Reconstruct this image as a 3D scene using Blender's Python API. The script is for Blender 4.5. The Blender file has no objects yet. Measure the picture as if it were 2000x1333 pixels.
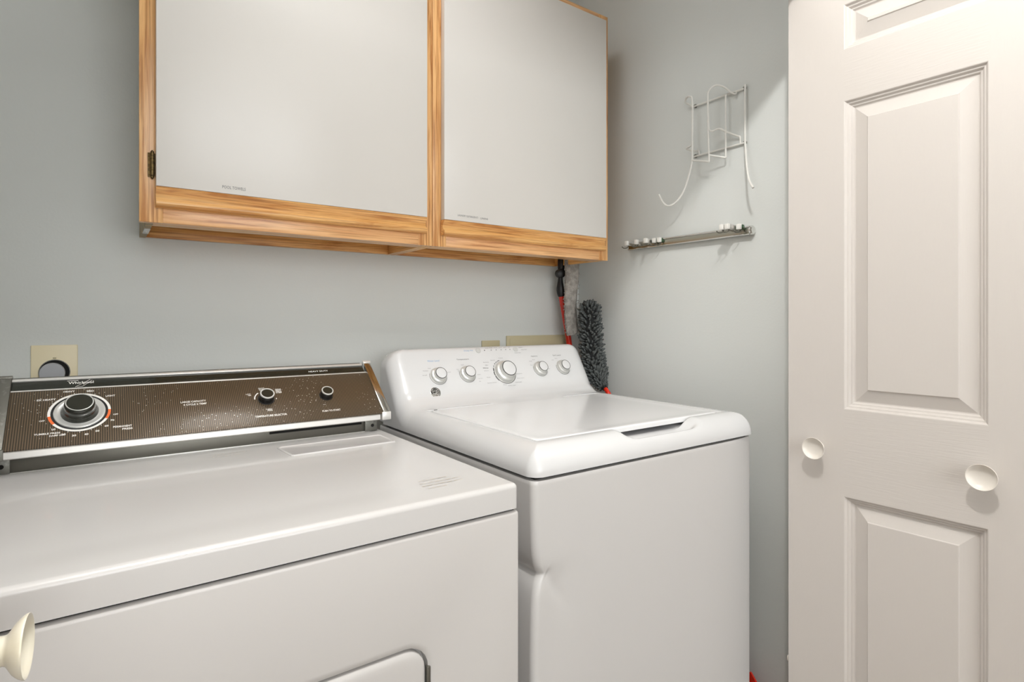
import bpy, bmesh, math, random
from math import sin, cos, pi, radians, sqrt
from mathutils import Vector, Matrix

random.seed(4)
SC = bpy.context.scene
COL = SC.collection

# ------------------------------------------------------------------ camera
PSI = 0.62415
cam_d = bpy.data.cameras.new('camera')
cam = bpy.data.objects.new('camera', cam_d)
COL.objects.link(cam)
cam.location = (0, 0, 1.187)
cam.rotation_euler = (pi / 2, 0, -PSI)
cam_d.sensor_width = 36
cam_d.lens = 1113.55 / 2000 * 36
cam_d.shift_y = -(666.5 - 624.9) / 2000
cam_d.clip_start = 0.02
SC.camera = cam

# ------------------------------------------------------------------ world, lights, exposure
w = bpy.data.worlds.new('world')
SC.world = w
w.use_nodes = True
w.node_tree.nodes['Background'].inputs[0].default_value = (0.9, 0.93, 1.0, 1)
w.node_tree.nodes['Background'].inputs[1].default_value = 0.15

def light(name, kind, loc, energy, color, rot=(0, 0, 0), size=0.1, size_y=None):
    d = bpy.data.lights.new(name, kind)
    d.energy = energy
    d.color = color
    if kind == 'AREA':
        d.shape = 'RECTANGLE' if size_y else 'DISK'
        d.size = size
        if size_y: d.size_y = size_y
    else:
        d.shadow_soft_size = size
    o = bpy.data.objects.new(name, d)
    o.location = loc
    o.rotation_euler = rot
    COL.objects.link(o)
    return o

KEY = (0.24, 0.08, 2.50)
light('ceiling_lamp_light', 'POINT', KEY, 48, (1.0, 0.985, 0.97), size=0.045)
light('hall_fill_light', 'AREA', (-0.1, -3.20, 1.70), 72, (0.94, 0.975, 1.0), rot=(radians(90), 0, 0), size=3.4, size_y=1.5)  # broad soft fill added behind the camera; no window known there
light('hall_overhead_fill', 'AREA', (0.3, -1.6, 2.58), 4, (1.0, 0.985, 0.96), rot=(0, 0, 0), size=0.6)  # weak fill added overhead, standing in for ceiling bounce

light('closet_fill_light', 'AREA', (0.45, 0.90, 2.60), 5.6, (0.98, 0.99, 1.0), rot=(0, 0, 0), size=0.55)  # unseen fill added to lift the closet walls and appliance tops

SC.view_settings.view_transform = 'Standard'
SC.view_settings.look = 'None'
SC.view_settings.exposure = 0.0
SC.view_settings.gamma = 1.0
SC.view_settings.use_curve_mapping = False

# ------------------------------------------------------------------ materials
def srgb(r, g, b):
    def f(c):
        c /= 255
        return c / 12.92 if c <= 0.04045 else ((c + 0.055) / 1.055) ** 2.4
    return (f(r), f(g), f(b), 1)

def mat(name, color, rough=0.5, metal=0.0, bump=None, vary=None, coat=0.0, spec=0.5):
    """bump=(scale, strength, distance[, stretch xyz]); vary=(color2, scale, lo, hi)"""
    m = bpy.data.materials.new(name)
    m.use_nodes = True
    nt = m.node_tree
    b = nt.nodes['Principled BSDF']
    b.inputs['Base Color'].default_value = color
    b.inputs['Roughness'].default_value = rough
    b.inputs['Metallic'].default_value = metal
    b.inputs['Coat Weight'].default_value = coat
    b.inputs['Coat Roughness'].default_value = 0.08
    b.inputs['Specular IOR Level'].default_value = spec
    tc = nt.nodes.new('ShaderNodeTexCoord')
    if bump:
        mp = nt.nodes.new('ShaderNodeMapping')
        if len(bump) > 3: mp.inputs['Scale'].default_value = bump[3]
        n = nt.nodes.new('ShaderNodeTexNoise')
        n.inputs['Scale'].default_value = bump[0]
        n.inputs['Detail'].default_value = 3
        bp = nt.nodes.new('ShaderNodeBump')
        bp.inputs['Strength'].default_value = bump[1]
        bp.inputs['Distance'].default_value = bump[2]
        nt.links.new(tc.outputs['Object'], mp.inputs['Vector'])
        nt.links.new(mp.outputs[0], n.inputs['Vector'])
        nt.links.new(n.outputs['Fac'], bp.inputs['Height'])
        nt.links.new(bp.outputs[0], b.inputs['Normal'])
    if vary:
        n2 = nt.nodes.new('ShaderNodeTexNoise')
        n2.inputs['Scale'].default_value = vary[1]
        n2.inputs['Detail'].default_value = 4
        cr = nt.nodes.new('ShaderNodeValToRGB')
        cr.color_ramp.elements[0].position = vary[2]
        cr.color_ramp.elements[1].position = vary[3]
        cr.color_ramp.elements[0].color = color
        cr.color_ramp.elements[1].color = vary[0]
        nt.links.new(tc.outputs['Object'], n2.inputs['Vector'])
        nt.links.new(n2.outputs['Fac'], cr.inputs['Fac'])
        nt.links.new(cr.outputs[0], b.inputs['Base Color'])
    return m

M_WALL = mat('wall_paint', srgb(219, 222, 219), 0.42, bump=(160, 0.12, 0.002), spec=0.35)
M_HALL = mat('hall_paint', srgb(222, 221, 218), 0.7)
M_CEIL = mat('ceiling_paint', srgb(235, 233, 228), 0.8)
M_FLOOR = mat('floor_vinyl', srgb(128, 110, 90), 0.5, vary=(srgb(108, 90, 72), 6, 0.4, 0.6))
M_ENAMEL = mat('white_enamel', srgb(208, 206, 204), 0.26, coat=0.25)
M_ENAMEL_FRONT = mat('white_enamel_front', srgb(203, 200, 197), 0.34, coat=0.1)
M_WASHER = mat('washer_enamel', srgb(206, 204, 202), 0.34, coat=0.15)
M_PLASTIC = mat('white_gloss_plastic', srgb(218, 218, 218), 0.2, coat=0.3)
M_LID = mat('washer_lid_enamel', srgb(232, 232, 232), 0.22, coat=0.25)
M_LAM = mat('white_laminate', srgb(231, 227, 221), 0.30, bump=(5, 0.01, 0.002))
M_DOOR = mat('door_paint', srgb(209, 203, 197), 0.42, bump=(60, 0.25, 0.0010, (1, 0.35, 6)))
M_DOORV = mat('door_paint_upright_grain', srgb(209, 203, 197), 0.42, bump=(60, 0.25, 0.0010, (1, 6, 0.35)))
M_CREAM = mat('cream_paint', srgb(232, 226, 208), 0.28, coat=0.4, bump=(90, 0.10, 0.001), vary=(srgb(224, 214, 186), 25, 0.5, 0.75))
M_KNOBW = mat('white_painted_knob', srgb(232, 226, 217), 0.3, coat=0.3)
M_CHROME = mat('chrome', srgb(225, 225, 222), 0.12, 1.0)
M_ALU = mat('brushed_aluminium', srgb(222, 220, 217), 0.28, 1.0)
M_ALUW = mat('bright_aluminium_rail', srgb(238, 236, 232), 0.36, 0.55)
M_STEEL = mat('grey_steel', srgb(116, 114, 106), 0.36, 0.75, bump=(40, 0.15, 0.001))
M_STEELD = mat('dark_cast_metal', srgb(120, 119, 112), 0.45, 0.6, vary=(srgb(150, 150, 144), 120, 0.55, 0.75))
M_BLACKG = mat('black_gloss', srgb(40, 42, 36), 0.14, 0.0, coat=0.5, vary=(srgb(90, 90, 84), 900, 0.70, 0.74))
M_BLACK = mat('black_plastic', srgb(24, 24, 24), 0.45)
M_VOID = mat('dark_gap', srgb(20, 19, 17), 0.9)
M_WHITE = mat('white_print', srgb(240, 238, 232), 0.5)
M_ORANGE = mat('orange_print', srgb(236, 112, 52), 0.5)
M_GREYP = mat('grey_print', srgb(120, 120, 120), 0.6)
M_FAINT = mat('faint_print', srgb(186, 178, 164), 0.6)
M_DARKP = mat('dark_print', srgb(74, 74, 74), 0.6)
M_BLUEP = mat('blue_print', srgb(120, 165, 205), 0.6)
M_RIM = mat('dark_chrome_rim', srgb(120, 120, 118), 0.15, 1.0)
M_SATIN = mat('satin_silver', srgb(214, 214, 210), 0.28, 0.35)
M_BUTTON = mat('grey_button', srgb(196, 196, 193), 0.4)
M_BRASS = mat('aged_brass', srgb(120, 100, 62), 0.4, 0.8, vary=(srgb(84, 68, 44), 200, 0.45, 0.6))
M_WIRE = mat('white_coated_wire', srgb(232, 231, 225), 0.3, coat=0.3)
M_PLATE = mat('almond_plate', srgb(238, 226, 192), 0.4)
M_PLATE2 = mat('tan_plate', srgb(196, 186, 152), 0.5)
M_RED = mat('red_enamel', srgb(214, 42, 20), 0.22, coat=0.4)
M_GREYF = mat('grey_microfibre', srgb(186, 181, 174), 0.95, bump=(260, 1.0, 0.004), vary=(srgb(154, 149, 142), 60, 0.4, 0.6))
M_CHEN = mat('charcoal_chenille', srgb(94, 98, 97), 0.85, vary=(srgb(66, 70, 69), 90, 0.35, 0.65))
M_CORE = mat('black_core', srgb(24, 26, 26), 0.9)
M_PLY = mat('raw_plywood_edge', srgb(184, 160, 120), 0.7, vary=(srgb(150, 140, 120), 40, 0.4, 0.6))
M_GREENG = mat('green_tinted_chrome', srgb(96, 122, 100), 0.2, 1.0)
M_RAIL = mat('worn_chrome_rail', srgb(168, 168, 158), 0.22, 1.0)

def oak(name, axis, light_c=(248, 196, 126), dark_c=(198, 130, 62), seed=0.0):
    """oak with the grain running along the object axis (0,1,2)"""
    m = bpy.data.materials.new(name)
    m.use_nodes = True
    nt = m.node_tree
    b = nt.nodes['Principled BSDF']
    b.inputs['Roughness'].default_value = 0.33
    b.inputs['Coat Weight'].default_value = 0.25
    b.inputs['Coat Roughness'].default_value = 0.2
    tc = nt.nodes.new('ShaderNodeTexCoord')
    mp = nt.nodes.new('ShaderNodeMapping')
    sc = [64, 64, 64]; sc[axis] = 2.8
    mp.inputs['Scale'].default_value = sc
    mp.inputs['Location'].default_value = (seed, seed * 1.7, seed * 0.3)
    nt.links.new(tc.outputs['Object'], mp.inputs['Vector'])
    n1 = nt.nodes.new('ShaderNodeTexNoise')
    n1.inputs['Scale'].default_value = 1.0
    n1.inputs['Detail'].default_value = 5
    n1.inputs['Roughness'].default_value = 0.6
    n1.inputs['Distortion'].default_value = 1.3
    nt.links.new(mp.outputs[0], n1.inputs['Vector'])
    mp2 = nt.nodes.new('ShaderNodeMapping')
    sc2 = [230, 230, 230]; sc2[axis] = 7
    mp2.inputs['Scale'].default_value = sc2
    nt.links.new(tc.outputs['Object'], mp2.inputs['Vector'])
    n2 = nt.nodes.new('ShaderNodeTexNoise')
    n2.inputs['Scale'].default_value = 1.0
    n2.inputs['Detail'].default_value = 3
    nt.links.new(mp2.outputs[0], n2.inputs['Vector'])
    cr = nt.nodes.new('ShaderNodeValToRGB')
    e = cr.color_ramp.elements
    e[0].position = 0.36; e[0].color = srgb(*dark_c)
    e[1].position = 0.58; e[1].color = srgb(*light_c)
    x = cr.color_ramp.elements.new(0.46)
    x.color = srgb(*[(a * 0.62 + c * 0.38) for a, c in zip(light_c, dark_c)])
    nt.links.new(n1.outputs['Fac'], cr.inputs['Fac'])
    cr2 = nt.nodes.new('ShaderNodeValToRGB')
    cr2.color_ramp.elements[0].position = 0.34; cr2.color_ramp.elements[0].color = (0.62, 0.50, 0.40, 1)
    cr2.color_ramp.elements[1].position = 0.50; cr2.color_ramp.elements[1].color = (1, 1, 1, 1)
    nt.links.new(n2.outputs['Fac'], cr2.inputs['Fac'])
    mx = nt.nodes.new('ShaderNodeMix')
    mx.data_type = 'RGBA'; mx.blend_type = 'MULTIPLY'
    mx.inputs['Factor'].default_value = 0.75
    nt.links.new(cr.outputs[0], mx.inputs['A'])
    nt.links.new(cr2.outputs[0], mx.inputs['B'])
    nt.links.new(mx.outputs['Result'], b.inputs['Base Color'])
    bp = nt.nodes.new('ShaderNodeBump')
    bp.inputs['Strength'].default_value = 0.25
    bp.inputs['Distance'].default_value = 0.001
    nt.links.new(n2.outputs['Fac'], bp.inputs['Height'])
    nt.links.new(bp.outputs[0], b.inputs['Normal'])
    return m

OAK_X = oak('oak_grain_across', 0)
OAK_X2 = oak('oak_grain_across_rosy', 0, (248, 196, 138), (208, 142, 86), 3.1)
OAK_Z = oak('oak_grain_upright', 2, (248, 196, 132), (200, 136, 74), 1.3)
OAK_Y = oak('oak_grain_deep', 1, (246, 192, 114), (200, 134, 64), 5.0)

def ribbed_panel():
    m = bpy.data.materials.new('ribbed_dark_panel')
    m.use_nodes = True
    nt = m.node_tree
    b = nt.nodes['Principled BSDF']
    b.inputs['Metallic'].default_value = 0.25
    b.inputs['Roughness'].default_value = 0.3
    b.inputs['Coat Weight'].default_value = 0.15
    b.inputs['Coat Roughness'].default_value = 0.05
    tc = nt.nodes.new('ShaderNodeTexCoord')
    wv = nt.nodes.new('ShaderNodeTexWave')
    wv.wave_type = 'BANDS'; wv.bands_direction = 'X'
    wv.inputs['Scale'].default_value = 2 * pi / 20 / 0.0036
    nt.links.new(tc.outputs['Object'], wv.inputs['Vector'])
    cr = nt.nodes.new('ShaderNodeValToRGB')
    cr.color_ramp.elements[0].position = 0.2; cr.color_ramp.elements[0].color = srgb(60, 52, 42)  # brown in both rib tones stands in for the reflected oak
    cr.color_ramp.elements[1].position = 0.8; cr.color_ramp.elements[1].color = srgb(112, 95, 74)
    nt.links.new(wv.outputs['Fac'], cr.inputs['Fac'])
    # settled dust specks
    vo = nt.nodes.new('ShaderNodeTexVoronoi')
    vo.inputs['Scale'].default_value = 150
    nt.links.new(tc.outputs['Object'], vo.inputs['Vector'])
    n = nt.nodes.new('ShaderNodeTexNoise'); n.inputs['Scale'].default_value = 9
    nt.links.new(tc.outputs['Object'], n.inputs['Vector'])
    mr = nt.nodes.new('ShaderNodeMapRange')
    mr.inputs['From Min'].default_value = 0.36; mr.inputs['From Max'].default_value = 0.60
    mr.inputs['To Min'].default_value = 0.0; mr.inputs['To Max'].default_value = 0.15
    nt.links.new(n.outputs['Fac'], mr.inputs['Value'])
    lt = nt.nodes.new('ShaderNodeMath'); lt.operation = 'LESS_THAN'
    nt.links.new(vo.outputs['Distance'], lt.inputs[0])
    nt.links.new(mr.outputs[0], lt.inputs[1])
    mx = nt.nodes.new('ShaderNodeMix'); mx.data_type = 'RGBA'
    nt.links.new(lt.outputs[0], mx.inputs['Factor'])
    nt.links.new(cr.outputs[0], mx.inputs['A'])
    mx.inputs['B'].default_value = srgb(205, 203, 195)
    nt.links.new(mx.outputs['Result'], b.inputs['Base Color'])
    bp = nt.nodes.new('ShaderNodeBump')
    bp.inputs['Strength'].default_value = 0.15; bp.inputs['Distance'].default_value = 0.0005
    nt.links.new(wv.outputs['Fac'], bp.inputs['Height'])
    nt.links.new(bp.outputs[0], b.inputs['Normal'])
    return m
M_RIB = ribbed_panel()

# ------------------------------------------------------------------ helpers
def thing(name, label, cat, loc=(0, 0, 0), group=None):
    o = bpy.data.objects.new(name, None)
    o.location = loc
    COL.objects.link(o)
    o['label'] = label
    o['category'] = cat
    if group: o['group'] = group
    return o

def tag(o, label, cat, group=None):
    o['label'] = label
    o['category'] = cat
    if group: o['group'] = group
    return o

def world_of(o):
    m = Matrix.Translation(o.location) if o else Matrix()
    if o and o.rotation_euler.to_matrix() != Matrix.Identity(3):
        m = Matrix.LocRotScale(o.location, o.rotation_euler, None)
    if o and o.parent: m = world_of(o.parent) @ m
    return m

def link_bm(name, bm, m, parent=None, label=None, smooth=True, angle=35):
    """bm is in world coordinates"""
    me = bpy.data.meshes.new(name)
    bm.normal_update()
    # origin at the bounding-box centre so that object coordinates stay local
    xs = [v.co for v in bm.verts]
    c = Vector([(min(v[i] for v in xs) + max(v[i] for v in xs)) / 2 for i in range(3)])
    bmesh.ops.translate(bm, verts=bm.verts, vec=-c)
    bm.to_mesh(me)
    bm.free()
    if smooth:
        me.shade_smooth()
        me.set_sharp_from_angle(angle=radians(angle))
    for mm in (m if isinstance(m, (list, tuple)) else [m]):
        me.materials.append(mm)
    o = bpy.data.objects.new(name, me)
    COL.objects.link(o)
    if parent:
        o.parent = parent
        o.location = world_of(parent).inverted() @ c
    else:
        o.location = c
    if label: o['label'] = label
    return o

def bm_box(bm, x0, x1, y0, y1, z0, z1, bev=0.0, seg=2, M=None):
    r = bmesh.ops.create_cube(bm, size=1)
    vs = r['verts']
    for v in vs:
        v.co = Vector(((x0 + x1) / 2 + v.co.x * (x1 - x0), (y0 + y1) / 2 + v.co.y * (y1 - y0), (z0 + z1) / 2 + v.co.z * (z1 - z0)))
    if bev > 0:
        es = list({e for v in vs for e in v.link_edges})
        r2 = bmesh.ops.bevel(bm, geom=es, offset=bev, segments=seg, affect='EDGES', profile=0.5)
        vs = list({v for f in r2['faces'] for v in f.verts} | {v for v in vs if v.is_valid})
    if M is not None:
        bmesh.ops.transform(bm, matrix=M, verts=vs)
    return vs

def box(name, x0, x1, y0, y1, z0, z1, m, parent=None, bev=0.001, seg=2, label=None, M=None):
    bm = bmesh.new()
    bm_box(bm, x0, x1, y0, y1, z0, z1, bev, seg, M)
    return link_bm(name, bm, m, parent, label)

def bm_loft(bm, rings, closed=True, cap0=True, cap1=True, mat_index=0):
    R = [[bm.verts.new(p) for p in r] for r in rings]
    n = len(R[0])
    for a, b in zip(R, R[1:]):
        for i in range(n if closed else n - 1):
            j = (i + 1) % n
            try:
                f = bm.faces.new((a[i], a[j], b[j], b[i])); f.material_index = mat_index
            except ValueError: pass
    if cap0: bm.faces.new(list(reversed(R[0])))
    if cap1: bm.faces.new(R[-1])
    return R

def frame_of(axis):
    a = Vector(axis).normalized()
    t = Vector((0, 0, 1)) if abs(a.z) < 0.9 else Vector((1, 0, 0))
    u = t.cross(a).normalized()
    v = a.cross(u)
    return a, u, v

def bm_lathe(bm, base, axis, prof, seg=32, cap=True):
    """prof: list of (distance along axis, radius)"""
    a, u, v = frame_of(axis)
    base = Vector(base)
    rings = []
    for h, r in prof:
        r = max(r, 1e-5)
        rings.append([base + a * h + (u * cos(t) + v * sin(t)) * r for t in [2 * pi * i / seg for i in range(seg)]])
    bm_loft(bm, rings, True, cap, cap)
    bmesh.ops.remove_doubles(bm, verts=bm.verts, dist=2e-5)
    bmesh.ops.recalc_face_normals(bm, faces=bm.faces)

def lathe(name, base, axis, prof, m, parent=None, seg=32, label=None, angle=35, cap=True):
    bm = bmesh.new()
    bm_lathe(bm, base, axis, prof, seg, cap)
    return link_bm(name, bm, m, parent, label, angle=angle)

def smooth_path(pts, k=6):
    P = [Vector(p) for p in pts]
    if len(P) < 3: return P
    out = []
    for i in range(len(P) - 1):
        p0 = P[i - 1] if i else P[0]
        p1, p2 = P[i], P[i + 1]
        p3 = P[i + 2] if i + 2 < len(P) else P[-1]
        for j in range(k):
            t = j / k
            out.append(0.5 * ((2 * p1) + (-p0 + p2) * t + (2 * p0 - 5 * p1 + 4 * p2 - p3) * t * t + (-p0 + 3 * p1 - 3 * p2 + p3) * t ** 3))
    out.append(P[-1])
    return out

def bm_tube(bm, pts, r, seg=10, smooth=True, k=6):
    P = smooth_path(pts, k) if smooth else [Vector(p) for p in pts]
    rings = []
    u = None
    for i, p in enumerate(P):
        d = (P[min(i + 1, len(P) - 1)] - P[max(i - 1, 0)]).normalized()
        if u is None:
            t = Vector((0, 0, 1)) if abs(d.z) < 0.9 else Vector((1, 0, 0))
            u = t.cross(d).normalized()
        u = (u - d * u.dot(d)).normalized()
        v = d.cross(u)
        rr = r(i / (len(P) - 1)) if callable(r) else r
        rings.append([p + (u * cos(a) + v * sin(a)) * rr for a in [2 * pi * q / seg for q in range(seg)]])
    bm_loft(bm, rings)

def tube(name, pts, r, m, parent=None, seg=10, smooth=True, k=6, label=None):
    bm = bmesh.new()
    bm_tube(bm, pts, r, seg, smooth, k)
    bmesh.ops.recalc_face_normals(bm, faces=bm.faces)
    return link_bm(name, bm, m, parent, label, angle=50)

def extrude_profile(bm, prof, x0, x1):
    """prof: closed list of (y,z)"""
    bm_loft(bm, [[(x0, y, z) for y, z in prof], [(x1, y, z) for y, z in prof]])
    bmesh.ops.recalc_face_normals(bm, faces=bm.faces)

def text_bm(bm, s, origin, right, up, height, width=None, lift=0.0003, align='CENTER', depth=0.0002, slant=0.0, stretch=None, bold=0.0):
    """flat lettering: origin = centre (or left) of the baseline-to-cap box"""
    cu = bpy.data.curves.new('lettering', 'FONT')
    cu.body = s
    cu.resolution_u = 2
    cu.shear = slant
    cu.offset = bold
    cu.extrude = 0
    to = bpy.data.objects.new('lettering_tmp', cu)
    COL.objects.link(to)
    bpy.context.view_layer.update()
    dg = bpy.context.evaluated_depsgraph_get()
    me = bpy.data.meshes.new_from_object(to.evaluated_get(dg))
    bpy.data.objects.remove(to)
    bpy.data.curves.remove(cu)
    if not me.vertices: return
    xs = [v.co.x for v in me.vertices]; ys = [v.co.y for v in me.vertices]
    x0, x1, y0, y1 = min(xs), max(xs), min(ys), max(ys)
    sy = height / (y1 - y0)
    sx = width / (x1 - x0) if width else sy * (stretch or 1)
    r = Vector(right).normalized(); u = Vector(up).normalized(); n = r.cross(u)
    o = Vector(origin)
    base = [v for v in bm.verts]
    bm2 = bmesh.new(); bm2.from_mesh(me)
    bpy.data.meshes.remove(me)
    for v in bm2.verts:
        cx = (v.co.x - (x0 if align == 'LEFT' else (x0 + x1) / 2)) * sx
        cy = (v.co.y - (y0 + y1) / 2) * sy
        v.co = o + r * cx + u * cy + n * lift
    tmp = bpy.data.meshes.new('tmp')
    bm2.to_mesh(tmp); bm2.free()
    bm.from_mesh(tmp)
    bpy.data.meshes.remove(tmp)

def ring_arc_bm(bm, c, u, v, n, r0, r1, a0, a1, lift, seg=None):
    seg = seg or max(4, int(abs(a1 - a0) / 0.12))
    c = Vector(c)
    prev = None
    for i in range(seg + 1):
        t = a0 + (a1 - a0) * i / seg
        d = u * cos(t) + v * sin(t)
        a = bm.verts.new(c + d * r0 + n * lift); b = bm.verts.new(c + d * r1 + n * lift)
        if prev: bm.faces.new((prev[0], prev[1], b, a))
        prev = (a, b)

def slab(x0, x1, y0, y1, zb, zt, rc, prof, nx, ny, fn=None, nc=7, bottom=True):
    """rounded slab. prof(d) -> drop below zt at distance d from the edge. fn(x,y,z)->z or (x,y,z)"""
    bm = bmesh.new()
    def per(d):
        r = max(rc - d, 0)
        X0, X1, Y0, Y1 = x0 + d, x1 - d, y0 + d, y1 - d
        ax0, ax1, ay0, ay1 = x0 + rc, x1 - rc, y0 + rc, y1 - rc
        P = []
        for i in range(nx): P.append((ax0 + (ax1 - ax0) * i / nx, Y0))
        for i in range(nc): t = -pi / 2 + (pi / 2) * i / nc; P.append((ax1 + r * cos(t), ay0 + r * sin(t)))
        for i in range(ny): P.append((X1, ay0 + (ay1 - ay0) * i / ny))
        for i in range(nc): t = (pi / 2) * i / nc; P.append((ax1 + r * cos(t), ay1 + r * sin(t)))
        for i in range(nx): P.append((ax1 - (ax1 - ax0) * i / nx, Y1))
        for i in range(nc): t = pi / 2 + (pi / 2) * i / nc; P.append((ax0 + r * cos(t), ay1 + r * sin(t)))
        for i in range(ny): P.append((X0, ay1 - (ay1 - ay0) * i / ny))
        for i in range(nc): t = pi + (pi / 2) * i / nc; P.append((ax0 + r * cos(t), ay0 + r * sin(t)))
        return P
    def Z(x, y, z):
        if fn:
            q = fn(x, y, z)
            return q if isinstance(q, tuple) else (x, y, q)
        return (x, y, z)
    rings = [[(x, y, zb) for x, y in per(0)]]
    nd = 10
    for k in range(nd + 1):
        d = rc * (1 - cos(k / nd * pi / 2)) if k else 0.0
        rings.append([Z(x, y, zt - prof(d)) for x, y in per(d)])
    bm_loft(bm, rings, True, bottom, False)
    g = {}
    ax0, ax1, ay0, ay1 = x0 + rc, x1 - rc, y0 + rc, y1 - rc
    for i in range(nx + 1):
        for j in range(ny + 1):
            x = ax0 + (ax1 - ax0) * i / nx; y = ay0 + (ay1 - ay0) * j / ny
            d = min(x - x0, x1 - x, y - y0, y1 - y)
            g[i, j] = bm.verts.new(Z(x, y, zt - prof(d)))
    for i in range(nx):
        for j in range(ny):
            bm.faces.new((g[i, j], g[i + 1, j], g[i + 1, j + 1], g[i, j + 1]))
    bmesh.ops.remove_doubles(bm, verts=bm.verts, dist=3e-5)
    bmesh.ops.recalc_face_normals(bm, faces=bm.faces)
    return bm

def sstep(a, b, x):
    t = max(0.0, min(1.0, (x - a) / (b - a)))
    return t * t * (3 - 2 * t)

def struct(o):
    o['kind'] = 'structure'
    return o

# ------------------------------------------------------------------ the room
XR = 1.462      # right closet wall
YB = 1.60       # back wall
XL = -0.36
HC = 2.62
struct(box('wall_back', XL - 0.1, XR + 0.1, YB, YB + 0.1, 0, HC, M_WALL, bev=0))
struct(box('wall_right', XR, XR + 0.1, 0.70, YB, 0, HC, M_WALL, bev=0))
struct(box('wall_left', XL - 0.1, XL, 0.70, YB, 0, HC, M_WALL, bev=0))
# closet front wall: header over the opening and the two returns, in one piece
bm = bmesh.new()
bm_box(bm, -2.1, 2.9, 0.68, 0.78, 2.03, HC)
bm_box(bm, -2.1, 2.9, 0.650, 0.682, 1.967, 2.08)
bm_box(bm, -2.1, -0.135, 0.68, 0.78, 0, 2.03)
bm_box(bm, 1.4525, 2.9, 0.68, 0.78, 0, 2.03)
struct(link_bm('wall_front', bm, M_HALL, smooth=False))
struct(box('wall_hall_left', -2.2, -2.1, -3.45, 0.78, 0, HC, M_HALL, bev=0))
struct(box('wall_hall_right', 2.9, 3.0, -3.45, 0.78, 0, HC, M_HALL, bev=0))
struct(box('wall_hall_back', -2.2, 3.0, -3.55, -3.45, 0, HC, M_HALL, bev=0))
struct(box('floor', -2.2, 3.0, -3.55, YB + 0.1, -0.1, 0, M_FLOOR, bev=0))
struct(box('ceiling', -2.2, 3.0, -3.55, YB + 0.1, HC, HC + 0.1, M_CEIL, bev=0))

# ------------------------------------------------------------------ bifold closet doors
def door_leaf(name, P0, e, n, width, height, z0, panels, sgn_label):
    """panelled leaf: P0 far bottom corner, e along the leaf, n out of its visible face"""
    e = Vector(e).normalized(); n = Vector(n).normalized(); up = Vector((0, 0, 1))
    P0 = Vector(P0)
    def W(s, z, d): return P0 + e * s + up * z + n * d
    root = bpy.data.objects.new(name, None)
    root.location = W(width / 2, z0, -0.0175)
    COL.objects.link(root)
    struct(root)
    root['label'] = sgn_label
    # moulding profile: (inset, depth)
    prof = [(0, 0), (0.0015, -0.0006), (0.0045, -0.0050), (0.0065, -0.0054), (0.0072, -0.0056), (0.0105, -0.0100), (0.0125, -0.0104), (0.0132, -0.0106), (0.0162, -0.0142), (0.0185, -0.0144), (0.0440, -0.0050), (0.0452, -0.0030), (0.0458, -0.0026)]
    sx0, sx1 = panels[0][0], panels[0][1]
    # stiles and rails: front frame skin with thickness
    def plate(nm, s0, s1, za, zb, m):
        bm = bmesh.new()
        ring = [[W(s, z, d) for s, z in ((s0, za), (s1, za), (s1, zb), (s0, zb))] for d in (-0.035, 0)]
        bm_loft(bm, ring)
        bmesh.ops.recalc_face_normals(bm, faces=bm.faces)
        return link_bm(nm, bm, m, root, smooth=False)
    plate('stile', 0, sx0, z0, z0 + height, M_DOORV)
    plate('stile', sx1, width, z0, z0 + height, M_DOORV)
    zs = [z0] + [q for p in panels for q in (p[2], p[3])] + [z0 + height]
    for i in range(0, len(zs), 2):
        plate('rail', sx0, sx1, zs[i], zs[i + 1], M_DOOR)
    for s0, s1, za, zb in panels:
        bm = bmesh.new()
        rings = [[W(s, z, -0.034) for s, z in ((s0, za), (s1, za), (s1, zb), (s0, zb))]]
        for ins, d in prof:
            rings.append([W(s, z, d) for s, z in ((s0 + ins, za + ins), (s1 - ins, za + ins), (s1 - ins, zb - ins), (s0 + ins, zb - ins))])
        bm_loft(bm, rings)
        bmesh.ops.recalc_face_normals(bm, faces=bm.faces)
        link_bm('panel', bm, M_DOORV, root, smooth=False)
    return root, W

PA = 0.0429
door_r, WR = door_leaf('door_1', (1.30, 0.702, 0), (sin(PA), -cos(PA), 0), (-cos(PA), -sin(PA), 0), 0.486, 1.935, 0.02,
                       [(0.120, 0.366, 0.20, 0.804), (0.120, 0.366, 0.993, 1.661), (0.120, 0.366, 1.772, 1.870)],
                       'white panelled folding closet door leaf on the right with two round knobs')
PB = 0.10
door_l, WL_ = door_leaf('door_2', (-0.098, 0.70, 0), (-sin(PB), -cos(PB), 0), (cos(PB), -sin(PB), 0), 0.40, 1.935, 0.02,
                       [(0.100, 0.300, 0.20, 0.804), (0.100, 0.300, 0.993, 1.661), (0.100, 0.300, 1.772, 1.870)],
                       'white folding closet door leaf at the left edge with a cream knob')

def cup_knob(parent, base, axis, R, H, m, label, st=1.0):
    k = R / 0.025
    prof = [(0, 0.0150 * k * st), (0.002, 0.0155 * k * st), (0.005, 0.0132 * k * st), (H - 0.0155, 0.0114 * k * st), (H - 0.0135, 0.0122 * k * st), (H - 0.0115, 0.0150 * k),
            (H - 0.0085, 0.0196 * k), (H - 0.0045, 0.0232 * k), (H - 0.0020, 0.0247 * k), (H - 0.0005, 0.0250 * k), (H, 0.0246 * k), (H - 0.0003, 0.0238 * k), (H - 0.0030, 0.0226 * k),
            (H - 0.0062, 0.0195 * k), (H - 0.0088, 0.014 * k), (H - 0.0100, 0.007 * k), (H - 0.0103, 0.0)]
    return lathe('knob', base, axis, prof, m, parent, seg=40, label=label, angle=60, cap=True)

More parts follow.
